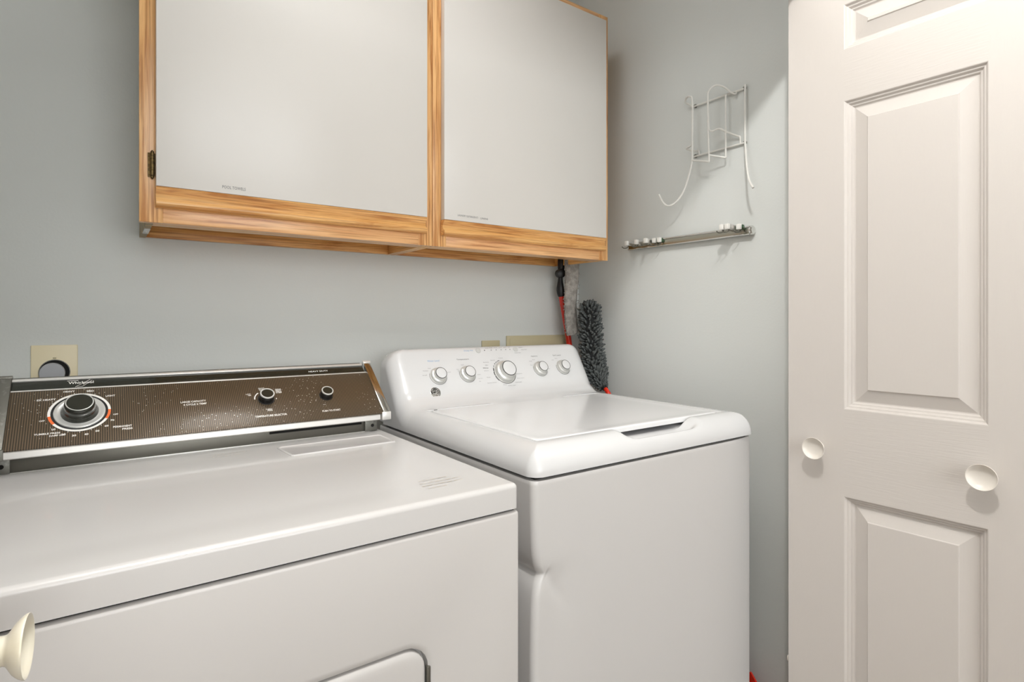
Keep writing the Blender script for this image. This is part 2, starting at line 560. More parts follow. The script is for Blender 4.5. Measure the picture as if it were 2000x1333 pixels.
nR = Vector((-cos(PA), -sin(PA), 0))
cup_knob(door_r, WR(0.0695, 0.9035, 0), nR, 0.0238, 0.033, M_KNOBW, 'round white knob near the far edge of the leaf', 0.66)
cup_knob(door_r, WR(0.3625, 0.903, 0), nR, 0.0238, 0.033, M_KNOBW, 'round white knob near the middle hinge side', 0.66)
nL = Vector((cos(PB), -sin(PB), 0))
# knob on the left leaf: its face centre stands at (-0.0515, 0.607, 0.92)
fc = Vector((-0.0507, 0.6355, 0.909))
bs = fc - nL * 0.0
d0 = (fc - Vector((-0.098, 0.70, 0))).dot(nL)
bs = fc - nL * d0
cup_knob(door_l, bs, nL, 0.0262, d0, M_CREAM, 'cream round knob with a dished face')
# small white clip on the hidden side of the right leaf
bm = bmesh.new()
q = WR(-0.0015, 0.391, -0.012)
bm_tube(bm, [q + Vector((0.01, 0.0, 0.004)), q + Vector((-0.001, 0.004, 0.006)), q + Vector((-0.004, 0.004, -0.001)), q + Vector((0.0, 0.0035, -0.007)), q + Vector((0.01, 0.0, -0.008))], 0.0016, 8)
link_bm('edge_clip', bm, M_KNOBW, door_r)

# ------------------------------------------------------------------ wall cabinets
def cabinet(name, label, x0, x1, dl, dr, hinge_side):
    z0, z1, yf = 1.380, 2.176, 1.33
    t = thing(name, label, 'cabinet', ((x0 + x1) / 2, 1.46, z0))
    st = 0.0395
    # face frame
    box('stile', x0, x0 + st, yf, yf + 0.02, z0, z1, OAK_Z, t, 0.0008)
    box('stile', x1 - st, x1, yf, yf + 0.02, z0, z1, OAK_Z, t, 0.0008)
    box('rail', x0 + st, x1 - st, yf + 0.0003, yf + 0.02, z0 + 0.0003, z0 + 0.046, OAK_X2, t, 0.0008)
    box('rail', x0 + st, x1 - st, yf + 0.0003, yf + 0.02, z1 - 0.046, z1, OAK_X2, t, 0.0008)
    # carcass
    ov = 0.0125 if name == 'wall_cabinet' and hinge_side == 'L' else 0.0
    sp = 0.0125
    box('side_panel', x0 + ov, x0 + ov + sp, yf + 0.02, YB - 0.001, z0 + 0.0005, z1, M_PLY if ov else OAK_Y, t, 0.0006)
    box('side_panel', x1 - sp, x1 - 0.0012, yf + 0.02, YB - 0.001, z0 + 0.0005, z1, OAK_Y, t, 0.0006)
    a, b = x0 + ov + sp, x1 - sp
    box('cleat', a, b, yf + 0.0203, yf + 0.062, z0 + 0.001, z0 + 0.022, OAK_X, t, 0.0008)
    box('bottom_panel', a, b, yf + 0.022, YB - 0.018, z0 + 0.040, z0 + 0.052, OAK_X, t, 0.0003)
    box('top_panel', a, b, yf + 0.022, YB - 0.018, z1 - 0.016, z1 - 0.002, OAK_X, t, 0.0003)
    box('back_rail', a, b, YB - 0.0165, YB - 0.001, z0 + 0.001, z0 + 0.060, OAK_X, t, 0.0006)
    # door
    dz0, dz1, y1 = 1.4495, 2.150, 1.31
    d = box('door', dl, dr, y1, yf - 0.0008, dz0, dz1, M_LAM, t, 0.0012)
    bm = bmesh.new()
    prof = [(yf - 0.0008, 1.4090), (1.3155, 1.4090), (1.3105, 1.4125), (1.3090, 1.4165), (1.3100, 1.4205), (1.3145, 1.4240), (1.3185, 1.4280), (1.3195, 1.4330), (1.3160, 1.4400), (1.3115, 1.4450), (1.3100, 1.4490), (yf - 0.0008, 1.4490)]
    extrude_profile(bm, prof, dl, dr - 0.0005)
    link_bm('pull_strip', bm, OAK_X, d, 'oak finger pull along the foot of the door')
    # hinges
    hz = (1.4925, 2.062)
    for zc in hz:
        bm = bmesh.new()
        xh = dl - 0.0055 if hinge_side == 'L' else dr + 0.0055
        sg = -1 if hinge_side == 'L' else 1
        bm_lathe(bm, (xh, 1.3245, zc - 0.0285), (0, 0, 1), [(0, 0.0008), (0.003, 0.0032), (0.006, 0.0030), (0.0065, 0.0046), (0.017, 0.0046), (0.0173, 0.0040), (0.0178, 0.0046), (0.040, 0.0046), (0.0403, 0.0040), (0.0408, 0.0046), (0.0505, 0.0046), (0.051, 0.0030), (0.054, 0.0032), (0.057, 0.0008)], 18)
        if hinge_side == 'L':
            bm_box(bm, xh - 0.0075, xh + 0.003, 1.3275, 1.3305, zc - 0.024, zc + 0.024, 0.0006)
        else:
            bm_box(bm, xh - 0.003, xh + 0.0035, 1.3275, 1.3305, zc - 0.022, zc + 0.022, 0.0006)
        link_bm('hinge', bm, M_BRASS, t)
    return t, d

cab_l, cd_l = cabinet('wall_cabinet', 'left oak framed wall cabinet whose white door is marked POOL TOWELS', 0.060, 0.7012, 0.0868, 0.6768, 'L')
cab_r, cd_r = cabinet('wall_cabinet', 'right oak framed wall cabinet with a narrower looking white door, nearest the towel rail', 0.7028, 1.3437, 0.7262, 1.3180, 'R')
bm = bmesh.new()
text_bm(bm, 'POOL TOWELS', (0.2257, 1.31, 1.4630), (1, 0, 0), (0, 0, 1), 0.0062, 0.0445, align='CENTER')
link_bm('lettering', bm, M_GREYP, cd_l)
for s_, x_, w_ in (('LAUNDRY', 0.7790, 0.026), ('DETERGENT/', 0.8120, 0.036), ('LINENS', 0.8500, 0.024)):
    bm = bmesh.new()
    text_bm(bm, s_, (x_, 1.31, 1.4645 - 0.0004 * (x_ - 0.77) / 0.03), (1, 0, 0), (0, 0, 1), 0.0048, w_)
    link_bm('lettering', bm, M_GREYP, cd_r)
# screw and metal bracket under the left end panel
bm = bmesh.new()
bm_box(bm, 0.0735, 0.0845, 1.43, 1.50, 1.3775, 1.3805, 0.0008)
bm_lathe(bm, (0.079, 1.465, 1.3778), (0, 0, -1), [(0, 0.004), (0.0015, 0.0038), (0.0022, 0.002), (0.0022, 0)], 14)
link_bm('bracket', bm, M_SATIN, cab_l, 'small silver bracket under the left end panel')

# ------------------------------------------------------------------ outlet plates on the back wall
pl = thing('dryer_outlet', 'almond wall plate with round grey dryer outlet behind the old dryer', 'outlet', (-0.083, YB, 1.072))
bm = bmesh.new()
bm_box(bm, -0.1233, -0.0427, YB - 0.005, YB - 0.0002, 1.012, 1.1315, 0.0018, 3)
link_bm('plate', bm, M_PLATE, pl)
lathe('outlet_rim', (-0.0830, YB - 0.0048, 1.0725), (0, -1, 0), [(0, 0.0275), (0.002, 0.0275), (0.002, 0.0260), (0.0004, 0.0258)], M_STEELD, pl, 40)
lathe('socket_well', (-0.0830, YB - 0.0049, 1.0725), (0, -1, 0), [(0, 0.0262), (0.0008, 0.0262), (0.0008, 0)], M_VOID, pl, 40)
lathe('plug', (-0.0868, YB - 0.0048, 1.0705), (0, -1, 0), [(0, 0.0226), (0.010, 0.0224), (0.012, 0.0212), (0.0125, 0.0)], mat('grey_plug_rubber', srgb(170, 172, 176), 0.5), pl, 40)
box('screw', -0.0860, -0.0800, YB - 0.0068, YB - 0.0048, 1.1015, 1.1050, M_PLATE2, pl, 0.0006)

bx = thing('washer_outlet_box', 'wide tan wall plate peeking over the right part of the washer console', 'wall plate', (1.26, YB, 1.06))
box('plate', 1.1263, 1.3985, YB - 0.006, YB - 0.0002, 1.0, 1.1315, M_PLATE2, bx, 0.0015)
box('inset_panel', 1.139, 1.386, YB - 0.0078, YB - 0.006, 1.012, 1.1235, M_PLATE2, bx, 0.0008)
tag(box('outlet_plate', 1.0263, 1.0985, YB - 0.005, YB - 0.0002, 1.0, 1.1172, M_PLATE2, None, 0.0015), 'small tan outlet plate just showing above the middle of the washer console', 'wall plate')

# ------------------------------------------------------------------ dryer
DX0, DX1, DY0, DY1 = -0.151, 0.5668, 0.765, 1.45
dry = thing('dryer', 'old white clothes dryer with a dark brown ribbed control console, on the left', 'dryer', ((DX0 + DX1) / 2, 1.1, 0))
bm = bmesh.new()
bm_box(bm, DX0, DX1, DY0, DY1, 0.03, 0.8690, 0.0065, 4)
# stamped door recess: cut by a boolean-free inset ring
body = link_bm('cabinet_body', bm, M_ENAMEL_FRONT, dry)
box('shadow_gap', DX0 + 0.006, DX1 - 0.007, DY0 + 0.008, DY1 - 0.01, 0.8600, 0.8760, M_VOID, dry, 0)
for fx in (DX0 + 0.06, DX1 - 0.06):
    for fy in (DY0 + 0.06, DY1 - 0.06):
        lathe('foot', (fx, fy, 0), (0, 0, 1), [(0, 0.02), (0.012, 0.02), (0.014, 0.012), (0.032, 0.012)], M_BLACK, dry, 16)

def rr(cx, cz, hx, hz, r, k=6):
    P = []
    for sx, sz, a0 in ((1, 1, 0), (-1, 1, pi / 2), (-1, -1, pi), (1, -1, 3 * pi / 2)):
        for i in range(k + 1):
            t = a0 + pi / 2 * i / k
            P.append((cx + sx * (hx - r) + r * cos(t), cz + sz * (hz - r) + r * sin(t)))
    return P
# cut the opening in the body front, with a rolled rim, then hang the door inside it
dcx, dcz, dhx, dhz = (0.398 - 0.045) / 2, 0.466, (0.398 + 0.045) / 2, 0.238
me = body.data
bm = bmesh.new(); bm.from_mesh(me)
off = body.matrix_basis.translation + dry.location
front = [f for f in bm.faces if f.normal.y < -0.99 and f.calc_area() > 0.2][0]
vs_outer = list(front.verts)
bmesh.ops.delete(bm, geom=[front], context='FACES_ONLY')
ringv = []
for ins, dy in ((-0.010, 0), (-0.004, 0.0006), (0.0, 0.003), (0.001, 0.016)):
    ringv.append([bm.verts.new(Vector((x, DY0 + dy, z)) - off) for x, z in rr(dcx, dcz, dhx - ins, dhz - ins, 0.038 - ins)])
for A_, B_ in zip(ringv, ringv[1:]):
    for i in range(len(A_)):
        j = (i + 1) % len(A_)
        bm.faces.new((A_[i], B_[i], B_[j], A_[j]))
bm.faces.new(ringv[-1])
eo = [e for e in bm.edges if e.is_boundary]
bmesh.ops.triangle_fill(bm, edges=eo, use_beauty=True)
bmesh.ops.recalc_face_normals(bm, faces=bm.faces)
bm.to_mesh(me); bm.free()
me.shade_smooth(); me.set_sharp_from_angle(angle=radians(35))
bm = bmesh.new()
rings = []
for ins, y in ((0.0045, DY0 + 0.0155), (0.0045, DY0 + 0.006), (0.0055, DY0 + 0.0035), (0.0085, DY0 + 0.0015), (0.014, DY0 + 0.0002), (0.022, DY0 + 0.0002)):
    rings.append([(x, y, z) for x, z in rr(dcx, dcz, dhx - ins, dhz - ins, 0.036 - ins * 0.6)])
bm_loft(bm, rings)
bmesh.ops.recalc_face_normals(bm, faces=bm.faces)
dd = link_bm('door', bm, M_ENAMEL_FRONT, dry, 'white drop front dryer door in a stamped recess')
box('hinge', 0.3945, 0.4005, DY0 - 0.001, DY0 + 0.006, 0.600, 0.668, M_STEEL, dd, 0.001)
box('hinge', 0.3945, 0.4005, DY0 - 0.001, DY0 + 0.006, 0.270, 0.338, M_STEEL, dd, 0.001)

# top with a shallow dished work surface
def lid_prof(d):
    r = 0.0085
    if d < r: return r - sqrt(max(0, r * r - (r - d) ** 2))
    return 0.0
def dish(x, y, z):
    if z < 0.9: return z
    k = sstep(-0.118, -0.05, x) * (1 - sstep(0.455, 0.525, x)) * sstep(0.795, 0.87, y) * (1 - sstep(1.09, 1.165, y))
    g = 0
    # pressed line round the lint screen cover
    return z - 0.0018 * k
bm = slab(DX0 + 0.002, DX1 - 0.0032, DY0 - 0.0015, DY1, 0.8738, 0.9155, 0.0085, lid_prof, 90, 80, dish, nc=5)
link_bm('top_panel', bm, M_ENAMEL, dry)
# lint screen cover: skewed front-left corner, slightly proud with a rounded rim
lint = [(0.306, 1.176), (0.300, 1.258), (0.300, 1.262), (0.306, 1.268), (0.528, 1.268), (0.532, 1.262), (0.532, 1.181), (0.528, 1.176), (0.310, 1.172)]
bm = bmesh.new()
cx_, cy_ = 0.416, 1.22
def lr(s, z): return [(cx_ + (x - cx_) * (1 - s / 0.115), cy_ + (y - cy_) * (1 - s / 0.047), z) for x, y in reversed(lint)]
bm_loft(bm, [lr(0, 0.9140), lr(0.0, 0.9165), lr(0.0012, 0.9180), lr(0.0030, 0.9182), lr(0.0046, 0.9166), lr(0.0056, 0.9163)])
bmesh.ops.recalc_face_normals(bm, faces=bm.faces)
link_bm('lint_screen_cover', bm, M_ENAMEL, dry)
# faint worn print on the top: short dashes only
def dashes(bm, P, Q, n, z, hgt, up):
    P = Vector((P[0], P[1], z)); Q = Vector((Q[0], Q[1], z)); u = Vector((up[0], up[1], 0)).normalized()
    L = (Q - P).length; d = (Q - P).normalized(); t = 0
    while t < L:
        l = random.uniform(0.003, 0.011)
        a = P + d * t; b = P + d * min(t + l, L)
        vs = [bm.verts.new(c) for c in (a, b, b + u * hgt, a + u * hgt)]
        bm.faces.new(vs)
        t += l + random.uniform(0.0015, 0.004)
bm = bmesh.new()
dashes(bm, (0.432, 0.868), (0.487, 0.868), 6, 0.9152, 0.0022, (0, 1))
dashes(bm, (0.427, 0.852), (0.513, 0.852), 6, 0.9152, 0.0022, (0, 1))
dashes(bm, (0.424, 0.838), (0.512, 0.838), 6, 0.9152, 0.0022, (0, 1))
dashes(bm, (0.427, 0.822), (0.462, 0.822), 6, 0.9152, 0.0022, (0, 1))
link_bm('worn_print', bm, M_FAINT, dry, 'worn faint print on the top', smooth=False)['kind'] = 'stuff'
bm = bmesh.new()
dashes(bm, (0.178, 1.272), (0.252, 1.272), 6, 0.9158, 0.0020, (0, 1))
dashes(bm, (0.178, 1.254), (0.232, 1.254), 6, 0.9158, 0.0020, (0, 1))
link_bm('worn_print', bm, M_FAINT, dry, smooth=False)['kind'] = 'stuff'

# control console: sloping face plane
CA = radians(39.9)
CP = Vector((0, 1.298, 0.963))
CU = Vector((0, cos(CA), sin(CA)))
CN = Vector((0, -sin(CA), cos(CA)))
CR = Vector((1, 0, 0))
def C(x, s, h=0.0): return Vector((x, CP.y, CP.z)) + CU * s + CN * h
CX0, CX1 = -0.137, 0.552
con = dry
box('console_plinth', -0.148, 0.5395, 1.33, 1.44, 0.9150, 0.9560, M_STEEL, dry, 0.0012)
def sloped_box(bm, x0, x1, s0, s1, h0, h1, bev=0.0005):
    M = Matrix.Translation(Vector((0, CP.y, CP.z))) @ Matrix(((1, 0, 0), (0, CU.y, CN.y), (0, CU.z, CN.z))).to_4x4()
    bm_box(bm, x0, x1, s0, s1, h0, h1, bev, 2, M)
# housing: wedge under the face
bm = bmesh.new()
a = C(0, 0.001, -0.002); b = C(0, 0.172, -0.002)
extrude_profile(bm, [(a.y, a.z), (b.y, b.z), (b.y + 0.004, b.z - 0.002), (1.452, b.z - 0.03), (1.452, 0.916), (1.40, 0.916), (1.335, 0.945)], CX0, CX1 - 0.004)
link_bm('console_housing', bm, M_STEELD, dry)
bm = bmesh.new(); sloped_box(bm, CX0, CX1 - 0.001, -0.002, 0.1375, -0.0030, 0.0004)
face = link_bm('control_panel', bm, M_RIB, dry, 'dark brown finely ribbed control panel dusty with white specks', angle=30)
bm = bmesh.new(); sloped_box(bm, CX0, CX1 - 0.001, 0.1375, 0.1405, -0.003, 0.0012)
link_bm('trim_line', bm, M_ALUW, dry)
bm = bmesh.new(); sloped_box(bm, CX0, CX1 - 0.005, 0.1405, 0.1640, -0.003, -0.0004)
band = link_bm('brand_band', bm, M_BLACKG, dry, 'glossy black strip across the top of the console')
bm = bmesh.new(); sloped_box(bm, CX0, CX1 - 0.005, 0.1640, 0.1705, -0.003, 0.0022, 0.001)
link_bm('top_trim', bm, M_ALUW, dry)
bm = bmesh.new(); sloped_box(bm, CX0, CX1 - 0.008, 0.1705, 0.1745, -0.004, 0.0006, 0.0006)
link_bm('top_edge', bm, M_STEELD, dry)
# front rail: bright nose under the face
bm = bmesh.new()
extrude_profile(bm, [(1.3020, 0.9605), (1.2985, 0.9595), (1.2965, 0.9575), (1.2965, 0.9480), (1.2985, 0.9462), (1.3400, 0.9462), (1.3400, 0.9590), (1.3100, 0.9610)], -0.1385, 0.5440)
link_bm('front_rail', bm, M_ALUW, dry)
# end caps
def endcap(x0, x1, m, mt, lab):
    bm = bmesh.new(); sloped_box(bm, x0, x1, -0.001, 0.1735, -0.02, 0.0042, 0.0015)
    link_bm('end_cap', bm, m, dry, lab)
    bm = bmesh.new(); sloped_box(bm, x0 - 0.001, x1 + 0.0015, 0.1700, 0.1770, -0.012, 0.0060, 0.001)
    link_bm('cap_tip', bm, mt, dry)
    bm = bmesh.new()
    bm_box(bm, x0 - 0.003, x1 + 0.0015, 1.2945, 1.330, 0.9450, 0.9645, 0.0015)
    link_bm('cap_foot', bm, mt, dry)
endcap(CX1 - 0.0005, CX1 + 0.0175, M_CHROME, M_ALUW, 'polished metal end cap reflecting the oak cabinets')
endcap(CX0 - 0.030, CX0 - 0.0005, M_STEELD, M_STEELD, 'dull grey end cap at the left end')
# side plates with a round screw hole
for x0, x1 in ((0.5170, 0.5475), (-0.160, -0.1300)):
    p_ = box('side_bracket', x0, x1, 1.3245, 1.345, 0.9165, 0.9450, M_STEELD, dry, 0.001)
    lathe('screw_hole', ((x0 + x1) / 2 + 0.003, 1.3252, 0.9300), (0, -1, 0), [(0, 0.0040), (0.0012, 0.0040), (0.0012, 0)], M_VOID, p_, 16)
# lower slot in the plinth
box('plinth_slot', 0.300, 0.5100, 1.3285, 1.3315, 0.9345, 0.9395, M_VOID, dry, 0.0008)
box('base_trim', -0.145, 0.530, 1.3270, 1.3320, 0.9150, 0.9172, M_ALUW, dry, 0.0004)

# big timer knob
def solid_ring(bm, c, n, r0, r1, h0, h1, seg=56):
    bm_lathe(bm, c, n, [(h0, r0), (h0, r1), (h1, r1), (h1, r0), (h0, r0)], seg, cap=False)
tk = C(-0.033, 0.0755)
bm = bmesh.new()
def arc_plate(a0, a1, r0, r1, h, m, nm, parent):
    bm = bmesh.new()
    ring_arc_bm(bm, tk, CR, CU, CN, r0, r1, a0, a1, h)
    return link_bm(nm, bm, m, parent, smooth=False)
dial = lathe('timer_dial', C(-0.033, 0.0755, 0), CN, [(0, 0.0485), (0.0008, 0.0485), (0.0008, 0.0432), (0.0005, 0.043), (0.0005, 0.0)], M_BLACK, dry, 64, label='round timer dial with a white and orange outer ring')
arc_plate(radians(2), radians(188), 0.0438, 0.0482, 0.0011, M_WHITE, 'dial_ring', dial)
arc_plate(radians(188), radians(214), 0.0438, 0.0482, 0.0011, M_ORANGE, 'dial_ring', dial)
arc_plate(radians(214), radians(332), 0.0438, 0.0482, 0.0011, M_WHITE, 'dial_ring', dial)
arc_plate(radians(332), radians(362), 0.0438, 0.0482, 0.0011, M_ORANGE, 'dial_ring', dial)
lathe('dial_ring', C(-0.033, 0.0755, 0.0005), CN, [(0, 0.0400), (0.0020, 0.0395), (0.0024, 0.0385), (0.0016, 0.0340), (0.0010, 0.0325), (0.0010, 0.0300), (0.0012, 0)], M_SATIN, dial, 56, label='silver inner ring')
def knurled(name, c, n, prof_lo, prof_hi, seg, teeth, depth, m, parent, label=None):
    """lathe whose middle rings are fluted"""
    bm = bmesh.new()
    a, u, v = frame_of(n)
    c = Vector(c); rings = []
    for h, r, fl in prof_lo + prof_hi:
        rings.append([c + a * h + (u * cos(t) + v * sin(t)) * (r - (depth if fl and (i % 2) else 0)) for i, t in enumerate([2 * pi * i / seg for i in range(seg)])])
    bm_loft(bm, rings)
    bmesh.ops.recalc_face_normals(bm, faces=bm.faces)
    return link_bm(name, bm, m, parent, label, angle=40)
tkn = knurled('timer_knob', C(-0.033, 0.0755, 0.0016), CN,
              [(0, 0.0290, 0), (0.002, 0.0290, 0), (0.005, 0.0265, 0), (0.0052, 0.0265, 0), (0.009, 0.0250, 1), (0.0135, 0.0240, 1), (0.0150, 0.0240, 0)],
              [(0.0210, 0.0238, 0), (0.0250, 0.0228, 0), (0.0265, 0.0218, 0)], 112, 56, 0.0008, M_BLACKG, dry, 'large black fluted timer knob')
lathe('knob_rim', C(-0.033, 0.0755, 0.0276), CN, [(0, 0.0218), (0.0010, 0.0216), (0.0012, 0.0205), (0.0006, 0.0198), (0.0004, 0.0198), (0, 0.0216)], M_SATIN, tkn, 56, cap=False)
lathe('knob_cap', C(-0.033, 0.0755, 0.0270), CN, [(0, 0.0199), (0.0008, 0.0198), (0.0008, 0)], M_BLACKG, tkn, 48)
def small_knob(x, s, R, H, nm, lab):
    k = lathe(nm, C(x, s, 0.0006), CN, [(0, R * 1.12), (0.0008, R * 1.10), (0.0010, R * 0.98), (H * 0.6, R * 0.96), (H * 0.62, R * 0.93), (H - 0.0015, R * 0.93), (H - 0.0015, 0)], M_BLACK, dry, 40, label=lab)
    lathe('knob_rim', C(x, s, H - 0.0022), CN, [(0, R * 0.96), (0.0022, R * 0.96), (0.0030, R * 0.92), (0.0030, R * 0.80), (0.0024, R * 0.77), (0.0018, R * 0.77), (0, R * 0.80)], M_SATIN, k, 40, cap=False)
    lathe('knob_cap', C(x, s, H - 0.0012), CN, [(0, R * 0.78), (0.0012, R * 0.78), (0.0012, 0)], M_BLACKG, k, 32)
    return k
small_knob(0.2985, 0.0725, 0.0158, 0.019, 'temperature_knob', 'small black temperature selector knob with a silver rim')
small_knob(0.4310, 0.0690, 0.0142, 0.018, 'start_knob', 'small black push to start knob with a silver rim')

def ctext(_, s, x, sl, h, wdt=None, align='CENTER'):
    b2 = bmesh.new()
    text_bm(b2, s, C(x, sl), CR, CU, h, wdt, lift=0.0009, align=align, bold=0.03)
    link_bm('lettering', b2, M_WHITE, face, smooth=False)
bm = bmesh.new()
H_ = 0.0044
ctext(bm, 'EX HEAVY', -0.084, 0.1125, H_, 0.028)
ctext(bm, 'HEAVY', -0.0505, 0.1310, H_, 0.0175)
ctext(bm, 'MED', -0.0175, 0.1290, H_, 0.0115)
ctext(bm, 'LIGHT', 0.0145, 0.1130, H_, 0.0155)
ctext(bm, 'OFF', -0.0880, 0.0600, 0.0036, 0.0080)
ctext(bm, 'OFF', 0.0225, 0.0625, 0.0036, 0.0080)
ctext(bm, '10', -0.0705, 0.0375, 0.0044, 0.0056)
for i, (s_, x_, z_) in enumerate((('20', -0.0560, 0.0235), ('30', -0.0405, 0.0185), ('40', -0.0225, 0.0190), ('50', -0.0060, 0.0245), ('60', 0.0080, 0.0350), ('70', 0.0170, 0.0480))):
    ctext(bm, s_, x_, z_, 0.0044, 0.0062)
ctext(bm, 'TUMBLE PRESS', -0.0790, 0.0285, 0.0040, 0.037)
ctext(bm, 'DAMP DRY', -0.0640, 0.0225, 0.0036, 0.024)
ctext(bm, 'PERMANENT', 0.0330, 0.0305, 0.0046, 0.030)
ctext(bm, 'PRESS', 0.0405, 0.0235, 0.0046, 0.0165)
ctext(bm, 'LARGE CAPACITY', 0.1565, 0.0810, 0.0050, 0.047)
ctext(bm, '4 CYCLE 2 TEMP', 0.1590, 0.0730, 0.0050, 0.043)
ctext(bm, 'TEMPERATURE SELECTOR', 0.3005, 0.0228, 0.0056, 0.066)
ctext(bm, 'PUSH TO START', 0.4320, 0.0212, 0.0054, 0.042)
ctext(bm, 'LOW', 0.2640, 0.0905, 0.0030, 0.010)
ctext(bm, 'TEMP', 0.2660, 0.0865, 0.0030, 0.007)
for k, s_ in enumerate(('DELICATE', 'KNIT', 'TEMP')): ctext(bm, s_, 0.2935, 0.1060 - 0.0040 * k, 0.0032, 0.0130 - 0.002 * k)
for k, s_ in enumerate(('REGULAR', 'HEAVY', 'PERM PR', 'HI TEMP')): ctext(bm, s_, 0.3285, 0.0995 - 0.0036 * k, 0.0031, 0.0125)
ctext(bm, 'TUMBLE', 0.2990, 0.0412, 0.0032, 0.0130)
ctext(bm, 'PRESS', 0.3010, 0.0375, 0.0030, 0.0100)
ctext(bm, '—', 0.4205, 0.0410, 0.0007, 0.0070)
ring_arc_bm(bm, C(0.2985, 0.0725), CR, CU, CN, 0.0225, 0.0250, radians(125), radians(178), 0.0009)
ring_arc_bm(bm, C(0.2985, 0.0725), CR, CU, CN, 0.0205, 0.0225, radians(352), radians(362), 0.0009)
# tick dots between the words on the dial edge
for a_ in (100, 62, 146, 250, 270, 290, 310):
    ring_arc_bm(bm, tk, CR, CU, CN, 0.0492, 0.0508, radians(a_), radians(a_ + 1.5), 0.0009, 1)
link_bm('dial_marks', bm, M_WHITE, face, smooth=False)['kind'] = 'stuff'
bm = bmesh.new()
def btext(s, x, sl, h, wd, sh=0.0):
    b2 = bmesh.new()
    text_bm(b2, s, C(x, sl, -0.0006), CR, CU, h, wd, lift=0.0006, bold=0.012)
    link_bm('lettering', b2, M_WHITE, band, smooth=False)
btext('Whirlpool', -0.0325, 0.1540, 0.0088, 0.040)
btext('HEAVY DUTY', 0.4325, 0.1520, 0.0048, 0.047)
# the swash lines through the name
for x0_, s0_, x1_, s1_, t_ in ((-0.0545, 0.1605, -0.0370, 0.1610, 0.0010), (-0.0415, 0.1435, -0.0180, 0.1625, 0.0008), (-0.0385, 0.1430, -0.0300, 0.1445, 0.0007), (-0.0300, 0.1445, -0.0150, 0.1600, 0.0007)):
    A1, B1 = C(x0_, s0_, 0.0001), C(x1_, s1_, 0.0001)
    pd = CN.cross((B1 - A1).normalized()) * t_ * 0.5
    bm.faces.new([bm.verts.new(p) for p in (A1 - pd, B1 - pd, B1 + pd, A1 + pd)])
link_bm('swash_lines', bm, M_WHITE, band, smooth=False)['kind'] = 'stuff'

# ------------------------------------------------------------------ washer
WX0, WX1, WY0, WY1, WS = 0.620, 1.3165, 0.796, 1.480, 0.9045
wash = thing('washing_machine', 'newer white top loading washing machine with a dented left front edge', 'washing machine', ((WX0 + WX1) / 2, 1.14, 0))
# body with rounded upright corners and a dent on the left front edge
bm = bmesh.new()
NZ = 220
rc = 0.016
def wper(x0, x1, y0, y1, r, n):
    P = []
    nf, nc = 80, 18
    rl = 0.013
    for i in range(nf): P.append((x0 + rl + (x1 - x0 - r - rl) * (i / nf) ** 1.5, y0))
    for i in range(nc): t = -pi / 2 + pi / 2 * i / nc; P.append((x1 - r + r * cos(t), y0 + r + r * sin(t)))
    for i in range(20): P.append((x1, y0 + r + (y1 - y0 - r - 0.01) * i / 20))
    P += [(x1, y1), (x0, y1)]
    for i in range(40): P.append((x0, y1 - 0.01 - (y1 - y0 - rl - 0.01) * (1 - (1 - i / 40) ** 2)))
    for i in range(nc): t = pi + pi / 2 * i / nc; P.append((x0 + rl + rl * cos(t), y0 + rl + rl * sin(t)))
    return P
rings = []
DZ = 0.727
for k in range(NZ + 1):
    z = 0.03 + (WS - 0.0065 - 0.03) * k / NZ
    ins = 0.0012 if k == NZ else 0.0
    R = []
    for x, y in wper(WX0 + ins, WX1 - ins, WY0 + ins, WY1, rc, 0):
        dz = z - DZ
        # pinch: sharp at DZ, long soft tails above, shorter below
        vz = 0.6 * math.exp(-abs(dz) / 0.017) + 0.4 * math.exp(-abs(dz) / 0.060)
        near = math.exp(-(((x - WX0) / 0.030) ** 2)) * math.exp(-(((y - WY0) / 0.16) ** 2))
        xx = x + 0.021 * vz * near
        yy = y + 0.007 * vz * near
        # oblique crease running down to the right on the front
        c = (x - WX0 - 0.028) * 0.80 + dz * 0.60
        along = (x - WX0 - 0.028) * 0.60 - dz * 0.80
        if y < WY0 + 0.02 and -0.004 < along < 0.14:
            yy += 0.0030 * math.exp(-(c / 0.012) ** 2) * (1 - sstep(0.02, 0.13, along))
        yy += 0.0035 * math.exp(-((x - WX0 - 0.055) / 0.035) ** 2) * sstep(-0.35, -0.05, dz) * (1 - sstep(-0.02, 0.03, dz)) if y < WY0 + 0.03 else 0
        bow = max(0.0, (x - (WX1 - 0.125)) / 0.125)
        if y < WY0 + 0.10: yy += 0.009 * bow ** 2.0
        R.append((xx, yy, z))
    rings.append(R)
bm_loft(bm, rings)
bmesh.ops.recalc_face_normals(bm, faces=bm.faces)
link_bm('cabinet_body', bm, M_WASHER, wash, angle=60)
box('shadow_gap', WX0 + 0.014, WX1 - 0.020, WY0 + 0.014, WY1 - 0.01, WS - 0.010, WS + 0.003, M_VOID, wash, 0)
for fx in (WX0 + 0.06, WX1 - 0.06):
    for fy in (WY0 + 0.06, WY1 - 0.06):
        lathe('foot', (fx, fy, 0), (0, 0, 1), [(0, 0.02), (0.012, 0.02), (0.014, 0.012), (0.032, 0.012)], M_BLACK, wash, 16)

